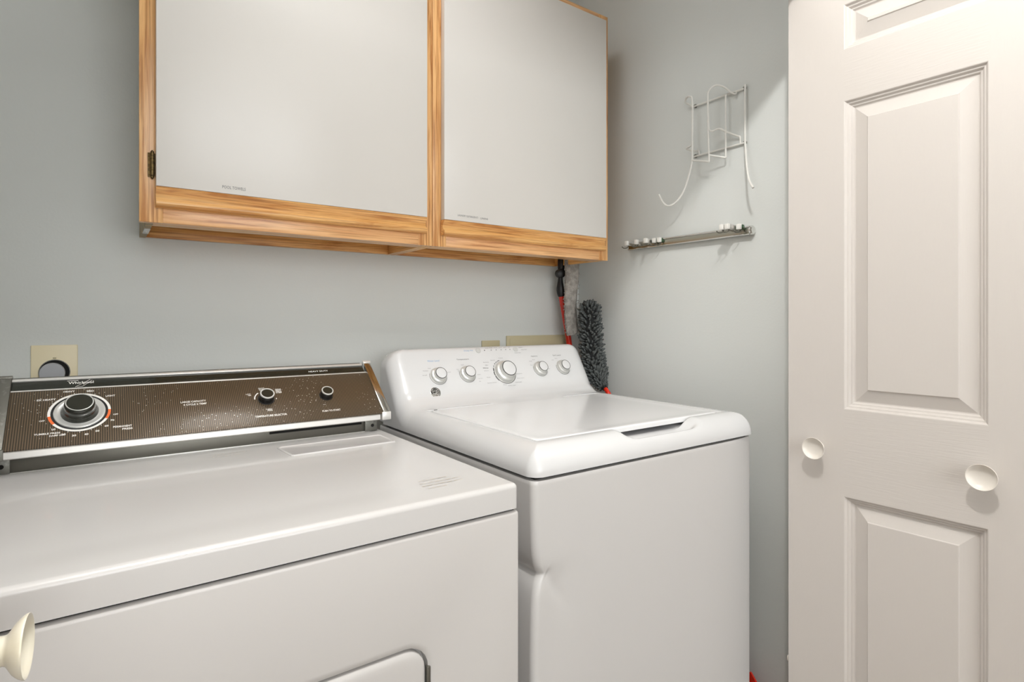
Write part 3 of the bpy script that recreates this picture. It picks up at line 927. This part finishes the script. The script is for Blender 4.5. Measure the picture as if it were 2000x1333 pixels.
ZT = 0.9575
LX0, LX1, LY0, LY1 = 0.672, 1.252, 0.852, 1.292
def crown(d):
    # skirt rises from the seam in a rounded shoulder
    Wd, Hd = 0.046, 0.047
    if d >= Wd: return 0.0
    t = 1 - d / Wd
    return Hd * (1 - (1 - t ** 2.1) ** (1 / 1.75))
def deck_fn(x, y, z):
    # well under the lid
    ix = min(x - LX0, LX1 - x, y - LY0, LY1 - y)
    if ix > -0.0045:
        z -= 0.0185 * sstep(-0.0045, 0.0005, ix)
    # scooped hand hold in the front shoulder
    fx = sstep(0.862, 0.915, x) * (1 - sstep(1.075, 1.135, x))
    fy = sstep(0.802, 0.826, y)
    floor_z = 0.9245 + 0.0100 * sstep(0.815, 0.856, y) + 0.006 * (1 - fx)
    if z > floor_z:
        k = fx * fy
        z = z * (1 - k) + floor_z * k
    return z
bm = slab(WX0 - 0.0005, WX1 + 0.0005, WY0 - 0.0015, WY1, WS, ZT, 0.026, crown, 230, 230, deck_fn, nc=10)
deck = link_bm('top_deck', bm, M_PLASTIC, wash, angle=70)
def lid_p(d):
    r = 0.004
    return r - sqrt(max(0, r * r - (r - d) ** 2)) if d < r else 0.0
bm = slab(LX0 + 0.001, LX1 - 0.001, LY0 + 0.001, LY1 - 0.002, 0.9465, 0.9580, 0.020, lid_p, 30, 20, lambda x, y, z: z - (0.0012 * sstep(0.012, 0.028, min(x - LX0, LX1 - x, y - LY0)) if z > 0.95 else 0), nc=8)
link_bm('lid', bm, M_LID, wash, 'flat glossy white lid', angle=50)
tube('lid_hinge', [(0.6850, 1.2880, 0.9568), (0.6930, 1.2880, 0.9568)], 0.0020, M_DARKP, wash, smooth=False)

# console
FP = Vector((0, 1.355, 0.972)); FA = radians(60)
FU = Vector((0, cos(FA), sin(FA))); FN = Vector((0, -sin(FA), cos(FA)))
def F(x, s, h=0.0): return Vector((x, FP.y, FP.z)) + FU * s + FN * h
prof = [(1.2925, 0.910), (1.2930, 0.9552), (1.302, 0.9566), (1.315, 0.9588), (1.328, 0.9625), (1.340, 0.9690), (1.349, 0.9768)]
f0 = F(0, 0.013); prof.append((f0.y, f0.z))
for s in (0.035, 0.06, 0.09, 0.12, 0.143):
    f1 = F(0, s); prof.append((f1.y, f1.z))
tp = F(0, 0.149)
prof += [(tp.y + 0.001, tp.z), (tp.y + 0.0045, tp.z + 0.0028), (tp.y + 0.011, tp.z + 0.0040), (1.462, tp.z + 0.0035), (1.475, tp.z - 0.001), (1.480, tp.z - 0.010), (1.480, 0.910)]
rings = []
RE = 0.052
ne = 14
xs = [(0.0, 0.0)] + [(RE * (1 - cos(pi / 2 * k / ne)), sin(pi / 2 * k / ne)) for k in range(0, ne + 1)]
def prof_at(x, q):
    out = []
    for i, (y, z) in enumerate(prof):
        zz, yy = z, y
        if 0 < i < len(prof) - 1:
            e__ = RE * (1 - sqrt(max(0.0, 1 - q * q)))
            zz = z - ((1 - sstep(0.957, 1.0, z)) * (crown(e__) + 0.0006) + sstep(0.957, 1.0, z) * 0.052 * (1 - q))
            if z > 0.962: yy = y + 0.012 * (1 - q)
            yy = min(yy, 1.479)
        out.append((x, yy, max(zz, 0.910)))
    return out
for e_, q in xs[1:]: rings.append(prof_at(WX0 - 0.0003 + e_, q))
nmid = 40
for k in range(1, nmid): rings.append(prof_at(WX0 + RE + (WX1 - WX0 - 2 * RE) * k / nmid, 1.0))
for e_, q in reversed(xs[1:]): rings.append(prof_at(WX1 + 0.0003 - e_, q))
bm = bmesh.new()
bm_loft(bm, rings)
bmesh.ops.recalc_face_normals(bm, faces=bm.faces)
wcon = link_bm('control_console', bm, M_PLASTIC, wash, 'sloping white control console with five silver dials', angle=50)

def wdial(x, s, R, H, big=False):
    base = F(x, s, 0.0)
    k = lathe('dial', base, FN, [(0, R * 1.10), (0.0006, R * 1.10), (0.0010, R * 1.00), (H * 0.45, R * 0.95), (H * 0.55, R * 0.78), (H * 0.80, R * 0.72), (H - 0.001, R * 0.71), (H, R * 0.68), (H, 0)], M_SATIN, wash, 48, angle=40)
    lathe('dial_rim', F(x, s, H - 0.0012), FN, [(0, R * 0.71), (0.0012, R * 0.735), (0.0022, R * 0.725), (0.0022, R * 0.66), (0.0006, R * 0.655)], M_RIM, k, 48, cap=False)
    lathe('dial_cap', F(x, s, H - 0.0006), FN, [(0, R * 0.665), (0.0016, R * 0.66), (0.0022, R * 0.60), (0.0024, 0)], M_PLASTIC, k, 48)
    bm = bmesh.new()
    ring_arc_bm(bm, base, CR, FU, FN, R * 1.10, R * 1.16, radians(160), radians(390), 0.0004)
    link_bm('dial_ring', bm, M_GREYP, k, smooth=False)
    return k
wdial(0.7512, 0.0694, 0.0228, 0.020)
wdial(0.8449, 0.0698, 0.0228, 0.019)
wdial(0.9743, 0.0686, 0.0330, 0.027)
wdial(1.1103, 0.0720, 0.0228, 0.019)
wdial(1.2030, 0.0725, 0.0228, 0.018)
for x, s in ((0.9036, 0.1440), (1.0400, 0.1435)):
    lathe('button', F(x, s - 0.001, 0), FN, [(0, 0.0085), (0.0012, 0.0085), (0.0018, 0.0072), (0.0020, 0)], M_BUTTON, wash, 32)
bd = lathe('badge', F(0.7300, 0.0215, 0), FN, [(0, 0.0150), (0.0010, 0.0150), (0.0014, 0.0140), (0.0014, 0.0138)], M_CHROME, wash, 40, label='round dark chrome maker badge')
lathe('badge_face', F(0.7300, 0.0215, 0.0006), FN, [(0, 0.0139), (0.0008, 0.0139), (0.0008, 0)], M_DARKP, bd, 40)
bm = bmesh.new()
bc = F(0.7300, 0.0215)
for cx__, cs__, r_, a0, a1 in ((-0.0045, 0.0005, 0.0042, 40, 330), (-0.0035, -0.0040, 0.0030, 150, 380), (0.0045, 0.0030, 0.0030, 60, 300), (0.0045, -0.0032, 0.0034, 70, 320), (0.0, 0.0, 0.0118, 200, 250), (0.0, 0.0, 0.0118, 20, 70), (0, 0, 0.0118, 110, 160), (0, 0, 0.0118, 290, 340)):
    ring_arc_bm(bm, bc + CR * cx__ + FU * cs__, CR, FU, FN, r_ - 0.0006, r_ + 0.0006, radians(a0), radians(a1), 0.0017)
link_bm('monogram', bm, M_SATIN, bd, smooth=False)['kind'] = 'stuff'

def ft(bm, s, x, sl, h, wd): text_bm(bm, s, F(x, sl), CR, FU, h, wd, lift=0.0004)
for s_, x_, z_, h_, w_, m_ in (('Temperature', 0.8430, 0.1160, 0.0050, 0.041, M_DARKP), ('Options', 1.1030, 0.1155, 0.0048, 0.026, M_DARKP),
                               ('Soil Level', 1.1950, 0.1155, 0.0048, 0.033, M_DARKP), ('Whites', 0.9110, 0.0850, 0.0042, 0.019, M_DARKP),
                               ('Water Level', 0.7480, 0.1160, 0.0050, 0.037, M_BLUEP), ('Deep Fill', 0.8700, 0.1430, 0.0048, 0.030, M_BLUEP)):
    bm = bmesh.new()
    ft(bm, s_, x_, z_, h_, w_)
    link_bm('lettering', bm, m_, wcon, smooth=False)
bm = bmesh.new()
words = [('Active', 0.9180, 0.1035, 0.020), ('Normal', 0.9440, 0.1090, 0.015), ('Colors', 0.9750, 0.1150, 0.016), ('Jeans', 0.9110, 0.0760, 0.016), ('Delicates', 0.9180, 0.0940, 0.010),
         ('Drain', 0.9120, 0.0550, 0.012), ('Speed Wash', 0.9180, 0.0370, 0.032), ('Rinse', 0.9610, 0.0280, 0.012), ('Drain + Spin', 0.9850, 0.0235, 0.026), ('Casuals', 1.0120, 0.0330, 0.024),
         ('Bulky Items', 1.0240, 0.0450, 0.026), ('Sanitize', 1.0230, 0.0600, 0.024), ('Light', 1.0150, 0.0790, 0.009), ('Medium', 0.7170, 0.0870, 0.016), ('Small', 0.7110, 0.0740, 0.013),
         ('Auto', 0.7300, 0.0940, 0.009), ('Large', 0.7860, 0.0790, 0.014), ('Hot', 0.8170, 0.0860, 0.007), ('Warm', 0.8200, 0.0810, 0.009), ('Cold', 0.8360, 0.0990, 0.009), ('Cool', 0.8820, 0.0660, 0.010),
         ('Tap Cold', 0.8830, 0.0530, 0.014), ('On', 0.8790, 0.0445, 0.006), ('Off', 1.0820, 0.0990, 0.010), ('Spin', 1.0820, 0.0860, 0.010), ('Extra', 1.0960, 0.1040, 0.010), ('Rinse', 1.1420, 0.0700, 0.012),
         ('Light', 1.1720, 0.0990, 0.010), ('Extra', 1.1880, 0.1045, 0.010), ('Start', 1.0620, 0.1480, 0.014), ('Wash Mode', 1.0720, 0.1400, 0.022), ('Hold 3 Sec', 1.0440, 0.1300, 0.024),
         ('Lid Locked', 0.9360, 0.1500, 0.012), ('Fill', 0.9500, 0.1500, 0.009), ('Wash', 0.9680, 0.1500, 0.011), ('Rinse', 0.9850, 0.1500, 0.011), ('Spin', 1.0020, 0.1500, 0.010), ('Done', 1.0180, 0.1500, 0.008)]
for s_, x_, z_, w_ in words: ft(bm, s_, x_, z_, 0.0026, w_)
for x_ in (0.9500, 0.9680, 0.9860, 1.0030, 1.0190):
    ring_arc_bm(bm, F(x_, 0.1425), CR, FU, FN, 0.0004, 0.0017, 0, 2 * pi, 0.0004, 10)
link_bm('small_print', bm, M_GREYP, wcon, smooth=False)['kind'] = 'stuff'
bm = bmesh.new()
ring_arc_bm(bm, F(0.926, 0.1425), CR, FU, FN, 0.0, 0.0018, 0, 2 * pi, 0.0004, 12)
for a0, a1 in ((100, 114), (118, 126), (130, 138), (144, 152), (156, 172), (176, 192), (196, 222)):
    ring_arc_bm(bm, F(0.9743, 0.0686), CR, FU, FN, 0.0385, 0.0402, radians(a0), radians(a1), 0.0004)
link_bm('dial_marks', bm, M_DARKP, wcon, smooth=False)['kind'] = 'stuff'

# ------------------------------------------------------------------ wire rack on the right wall
rack = thing('wire_rack', 'white wire iron holder with two long curved hooks, above the chrome rail', 'rack', (XR - 0.02, 0.99, 1.66))
wr = 0.0029
tube('cross_wire', [(XR - 0.006, 1.079, 1.833), (XR - 0.006, 0.913, 1.833)], wr, M_WIRE, rack, smooth=False)
tube('cross_wire', [(XR - 0.006, 1.079, 1.681), (XR - 0.006, 0.908, 1.681)], wr, M_WIRE, rack, smooth=False)
xf = XR - 0.020
# right upright ending in a long hook
tube('hook_wire', [(XR - 0.007, 0.9085, 1.842), (XR - 0.011, 0.907, 1.80), (XR - 0.012, 0.906, 1.69), (XR - 0.016, 0.903, 1.670), (XR - 0.034, 0.888, 1.615), (XR - 0.058, 0.866, 1.562), (XR - 0.068, 0.848, 1.535), (XR - 0.085, 0.820, 1.512), (XR - 0.108, 0.795, 1.508), (XR - 0.130, 0.775, 1.530)][:7], wr, M_WIRE, rack, k=5)
# left upright ending in the long hook that turns up
tube('hook_wire', [(1.440, 1.0985, 1.849), (1.432, 1.088, 1.857), (1.425, 1.0700, 1.853), (1.424, 1.0605, 1.835), (1.424, 1.0605, 1.730), (1.424, 1.0610, 1.665), (1.422, 1.0640, 1.640), (1.416, 1.0790, 1.585), (1.411, 1.092, 1.558), (1.405, 1.110, 1.539), (1.400, 1.1300, 1.534), (1.397, 1.146, 1.545), (1.395, 1.1620, 1.573)], wr * 1.05, M_WIRE, rack, k=5)
tube('bracket_wire', [(1.440, 1.0985, 1.849), (1.448, 1.092, 1.842), (1.4555, 1.082, 1.833)], wr, M_WIRE, rack, smooth=False)
tube('bracket_wire', [(1.424, 1.0612, 1.722), (1.430, 1.0700, 1.708), (1.436, 1.092, 1.705), (1.446, 1.074, 1.696), (1.4555, 1.062, 1.695), (1.4555, 1.060, 1.681)], wr * 0.9, M_WIRE, rack, k=4)
# middle loop
tube('loop_wire', [(1.4555, 0.936, 1.832), (1.4555, 0.938, 1.826), (1.450, 0.946, 1.829), (1.436, 0.962, 1.848), (1.424, 0.980, 1.857), (1.416, 0.9965, 1.846), (1.415, 1.0010, 1.825), (1.415, 0.9985, 1.745), (1.416, 0.9965, 1.731), (1.424, 0.992, 1.729), (1.432, 0.976, 1.733), (1.440, 0.958, 1.721), (1.452, 0.932, 1.705), (1.4555, 0.925, 1.700), (1.4555, 0.924, 1.681)], wr * 0.95, M_WIRE, rack, k=5)
# inner uprights and their lower cross bars
tube('upright_wire', [(1.4555, 0.968, 1.833), (1.440, 0.9600, 1.826), (1.440, 0.9600, 1.648)], wr * 0.9, M_WIRE, rack, smooth=False)
tube('upright_wire', [(1.415, 1.0010, 1.76), (1.415, 0.9965, 1.640)], wr * 0.9, M_WIRE, rack, smooth=False)
tube('shelf_wire', [(1.4235, 1.0625, 1.661), (1.415, 0.9965, 1.641)], wr, M_WIRE, rack, smooth=False)
tube('shelf_wire', [(1.415, 0.9975, 1.660), (1.440, 0.9600, 1.648)], wr, M_WIRE, rack, smooth=False)
for y_, z_ in ((1.076, 1.833), (0.914, 1.833), (1.076, 1.681), (0.913, 1.681)):
    lathe('screw', (XR, y_, z_ + 0.0015), (-1, 0, 0), [(0, 0.0055), (0.004, 0.0055), (0.007, 0.0035), (0.0075, 0)], M_STEELD, rack, 14)

# ------------------------------------------------------------------ chrome rail with sliding clips
rail = thing('hanger_rail', 'chrome hanging rail with small sliding clips, on the right wall', 'rail', (XR - 0.02, 1.11, 1.43))
bm = bmesh.new()
rings = []
yz = rr(0, 0, 0.0028, 0.0125, 0.0026, 5)
for k in range(2):
    y_ = (1.335, 0.888)[k]
    rings.append([(XR - 0.0115 + a, y_, 1.4335 + b) for a, b in yz])
bm_loft(bm, rings); bmesh.ops.recalc_face_normals(bm, faces=bm.faces)
link_bm('track', bm, M_RAIL, rail)
tube('track_bead', [(XR - 0.0155, 1.335, 1.4435), (XR - 0.0155, 0.890, 1.4435)], 0.0024, M_CHROME, rail, smooth=False)
tube('track_bead', [(XR - 0.0155, 1.335, 1.4235), (XR - 0.0155, 0.890, 1.4235)], 0.0024, M_CHROME, rail, smooth=False)
for y_ in (0.905, 1.275):
    box('mount', XR - 0.0105, XR - 0.0002, y_ - 0.014, y_ + 0.014, 1.425, 1.443, M_ALU, rail, 0.003, 3)
lathe('end_cap', (XR - 0.012, 0.888, 1.4335), (0, -1, 0), [(0, 0.0130), (0.004, 0.0130), (0.007, 0.0100), (0.008, 0)], M_CHROME, rail, 24)
# sliding clips: arms standing out from the rail with white ends
def clip(y_, out, col, dz=0.0):
    x0 = XR - 0.016
    c = box('clip_arm', x0 - out, x0 + 0.004, y_ - 0.0055, y_ + 0.0055, 1.4335 + dz, 1.4475 + dz, M_GREENG if col else M_ALU, rail, 0.002, 2)
    box('clip_end', x0 - out - 0.010, x0 - out, y_ - 0.006, y_ + 0.006, 1.4330 + dz, 1.4480 + dz, M_WHITE, c, 0.0015, 2)
    tube('clip_hook', [(x0 - out + 0.004, y_, 1.4340 + dz), (x0 - out - 0.004, y_ - 0.001, 1.4260 + dz), (x0 - out - 0.018, y_ + 0.001, 1.4235 + dz), (x0 - out - 0.026, y_ + 0.002, 1.428 + dz)], 0.0014, M_STEEL, c, 8)
    return c
for y_, o_, cc in ((1.313, 0.026, 0), (1.271, 0.026, 0), (1.232, 0.026, 0), (1.214, 0.006, 1), (1.194, 0.006, 1)): clip(y_, o_, cc)
for y_, o_, cc in ((0.945, 0.042, 0), (0.929, 0.040, 0), (0.913, 0.010, 1)): clip(y_, o_, cc, 0.004)

# ------------------------------------------------------------------ cleaning tools behind the washer
mop = thing('mop', 'red handled mop standing head up in the corner, grey pad folded down', 'mop', (1.40, 1.38, 0))
tube('handle', [(1.385, 1.560, 0.002), (1.385, 1.556, 0.55), (1.3830, 1.5480, 0.960), (1.3720, 1.5500, 1.090), (1.3560, 1.5500, 1.170), (1.3330, 1.5500, 1.275)], 0.0105, M_RED, mop, 16, label='glossy red handle')
tube('joint', [(1.3335, 1.5500, 1.270), (1.3290, 1.5500, 1.300), (1.3290, 1.5500, 1.335), (1.3330, 1.550, 1.375), (1.338, 1.55, 1.42)], lambda t: 0.0115 + 0.003 * sin(t * 9), M_BLACK, mop, 14, label='black swivel joint')
lathe('joint_pivot', (1.3270, 1.548, 1.352), (0.3, 1, 0), [(-0.014, 0.012), (-0.012, 0.0155), (0.012, 0.0155), (0.014, 0.012)], M_BLACK, mop, 20)
bm = bmesh.new()
# grey pad: draped, slightly twisted slab that follows the handle
rings = []
for k in range(25):
    t = k / 24
    z = 1.430 - t * 0.290
    cx = 1.3500 + 0.008 * t + 0.004 * sin(t * 7)
    hw = 0.0300 + 0.003 * sin(t * 5 + 1) - 0.004 * max(0, 0.5 - t)
    cy = 1.520 - 0.002 * sin(t * 6)
    if t > 0.9: hw *= 1.0 - 0.25 * (t - 0.9) * 10 * 0.6
    P = []
    for i in range(28):
        a = 2 * pi * i / 28
        wob = 0.0012 * sin(i * 3.1 + k * 1.3) + 0.0009 * sin(i * 5 + k * 2.7)
        P.append((cx + (hw + wob) * cos(a), cy + (0.0115 + wob + 0.002 * cos(2 * a * 3)) * sin(a), z + 0.006 * cos(a) * t - 0.004 * t))
    rings.append(P)
bm_loft(bm, rings); bmesh.ops.recalc_face_normals(bm, faces=bm.faces)
pad = link_bm('mop_pad', bm, M_GREYF, mop, 'grey microfibre pad', angle=80)
# short fringe along the left edge and foot of the pad
bm = bmesh.new()
for k in range(150):
    t = random.random()
    z = 1.430 - t * 0.290
    cx = 1.3500 + 0.008 * t + 0.004 * sin(t * 7)
    side = -1 if random.random() < 0.7 else 1
    p = Vector((cx + side * 0.0290, 1.518 + random.uniform(-0.006, 0.004), z))
    d = Vector((side * random.uniform(0.5, 1), random.uniform(-0.5, 0.1), random.uniform(-1, 0.2))).normalized()
    bm_tube(bm, [p, p + d * random.uniform(0.004, 0.008)], 0.0009, 4, False)
for k in range(60):
    p = Vector((1.3585 + random.uniform(-0.024, 0.024), 1.520 + random.uniform(-0.009, 0.004), 1.143))
    bm_tube(bm, [p, p + Vector((random.uniform(-0.002, 0.002), random.uniform(-0.002, 0.002), -random.uniform(0.004, 0.010)))], 0.0010, 4, False)
fr = link_bm('fringe', bm, M_GREYF, pad); fr['kind'] = 'stuff'

dus = thing('duster', 'charcoal chenille duster with finger like tufts and a red handle tip, by the right wall', 'duster', (1.40, 1.43, 0.9))
core = []
NB = 20
path = smooth_path([(1.3870, 1.4600, 1.234), (1.3865, 1.456, 1.17), (1.3860, 1.450, 1.10), (1.3855, 1.442, 1.045), (1.3850, 1.428, 1.005), (1.3840, 1.407, 0.975), (1.3820, 1.386, 0.956)], 8)
def drad(t): return 0.029 * (1 - sstep(0.62, 1.0, t) * 0.62) * sqrt(max(0.03, 1 - (max(0, 0.07 - t) / 0.075) ** 2))
bm = bmesh.new()
bm_tube(bm, path, drad, 18, smooth=False)
link_bm('core', bm, M_CORE, dus)
# chenille fingers: up to 300 nearest built one by one, the rest joined
def finger_mesh(L, R):
    bm = bmesh.new()
    bm_lathe(bm, (0, 0, 0), (0, 0, 1), [(0, R * 0.7), (L * 0.25, R * 0.95), (L * 0.6, R), (L * 0.85, R * 0.85), (L, R * 0.3)], 7)
    me = bpy.data.meshes.new('tuft')
    bm.to_mesh(me); bm.free(); me.shade_smooth(); me.materials.append(M_CHEN)
    return me
FM = [finger_mesh(0.019, 0.0036), finger_mesh(0.022, 0.0038), finger_mesh(0.017, 0.0033)]
camp = Vector(cam.location)
tufts = []
n_t = 720
for k in range(n_t):
    t = (k + random.random()) / n_t
    i = t * (len(path) - 1); a_ = int(min(i, len(path) - 2)); f_ = i - a_
    p = path[a_].lerp(path[a_ + 1], f_)
    d = (path[a_ + 1] - path[a_]).normalized()
    ang = k * 2.39996 + random.uniform(-0.25, 0.25)
    _, u, v = frame_of(d)
    rad = u * cos(ang) + v * sin(ang)
    end = 1 - sstep(0.0, 0.06, t)
    dirn = (rad * (1 - 0.7 * end) + d * (-0.10 - 1.0 * end) + Vector((0, 0, 0.35)) + Vector((random.uniform(-.3, .3), random.uniform(-.3, .3), random.uniform(-.35, .35)))).normalized()
    pos = p + rad * drad(t) * 0.85
    tufts.append((pos, dirn, random.randrange(3), random.uniform(0.85, 1.2) * (1 - 0.45 * sstep(0.72, 1.0, t)), rad))
for k in range(46):   # crown of the head
    ang = k * 2.39996; rr_ = sqrt((k + 0.5) / 46) * 0.8
    up = (path[0] - path[1]).normalized(); _, u, v = frame_of(up)
    rad = u * cos(ang) + v * sin(ang)
    tufts.append((path[0] + rad * rr_ * 0.018 + up * 0.002, (up + rad * rr_ * 0.9).normalized(), random.randrange(3), 1.0, up))
def facing(q):
    return (camp - q[0]).normalized().dot(q[1]) + 0.8 * (camp - q[0]).normalized().dot(q[4])
tufts.sort(key=facing, reverse=True)
# keep tufts inside the gap between the washer and the wall
def clear(q):
    tip = q[0] + q[1] * 0.018
    return tip.x < XR - 0.004 and tip.y < YB - 0.004
tufts = [q for q in tufts if clear(q)]
inv = world_of(dus).inverted()
for q in tufts[:295]:
    o = bpy.data.objects.new('tuft', FM[q[2]])
    COL.objects.link(o)
    o.parent = dus
    o.matrix_local = inv @ Matrix.LocRotScale(q[0], q[1].to_track_quat('Z', 'Y'), Vector((q[3],) * 3))
bm = bmesh.new()
for q in tufts[295:]:
    tb = bmesh.new(); tb.from_mesh(FM[q[2]])
    bmesh.ops.transform(tb, matrix=Matrix.LocRotScale(q[0], q[1].to_track_quat('Z', 'Y'), Vector((q[3],) * 3)), verts=tb.verts)
    tm = bpy.data.meshes.new('t'); tb.to_mesh(tm); tb.free(); bm.from_mesh(tm); bpy.data.meshes.remove(tm)
o = link_bm('tufts', bm, M_CHEN, dus, angle=80); o['kind'] = 'stuff'
tube('handle', [(1.3830, 1.392, 0.962), (1.3790, 1.368, 0.947), (1.376, 1.352, 0.925), (1.374, 1.342, 0.85), (1.374, 1.33, 0.40), (1.374, 1.33, 0.002)], 0.0075, M_RED, dus, 14, label='red handle')
tube('collar', [(1.3845, 1.398, 0.968), (1.3805, 1.377, 0.953)], 0.0095, M_BLACK, dus, 14, smooth=False)

# red dustpan: only its tip shows between washer and wall
dp = thing('dustpan', 'red dustpan leaning low between the washer and the right wall', 'dustpan', (1.40, 0.93, 0))
bm = bmesh.new()
rings = []
PY = [(0.790, 0.002), (1.02, 0.002), (0.940, 0.190), (0.860, 0.2500), (0.8570, 0.2490), (0.805, 0.188)]
bm_loft(bm, [[(1.398, y, z) for y, z in PY], [(1.403, y, z) for y, z in PY]])
bmesh.ops.recalc_face_normals(bm, faces=bm.faces)
link_bm('pan', bm, M_RED, dp)
for ya, za, yb_, zb_ in ((0.790, 0.002, 0.805, 0.185), (1.02, 0.002, 0.936, 0.185)):
    bm = bmesh.new()
    bm_loft(bm, [[(1.376, ya, za), (1.403, ya, za), (1.403, ya + 0.004, za), (1.376, ya + 0.004, za)], [(1.390, yb_, zb_), (1.403, yb_, zb_), (1.403, yb_ + 0.004, zb_), (1.390, yb_ + 0.004, zb_)]])
    bmesh.ops.recalc_face_normals(bm, faces=bm.faces)
    link_bm('side_lip', bm, M_RED, dp)
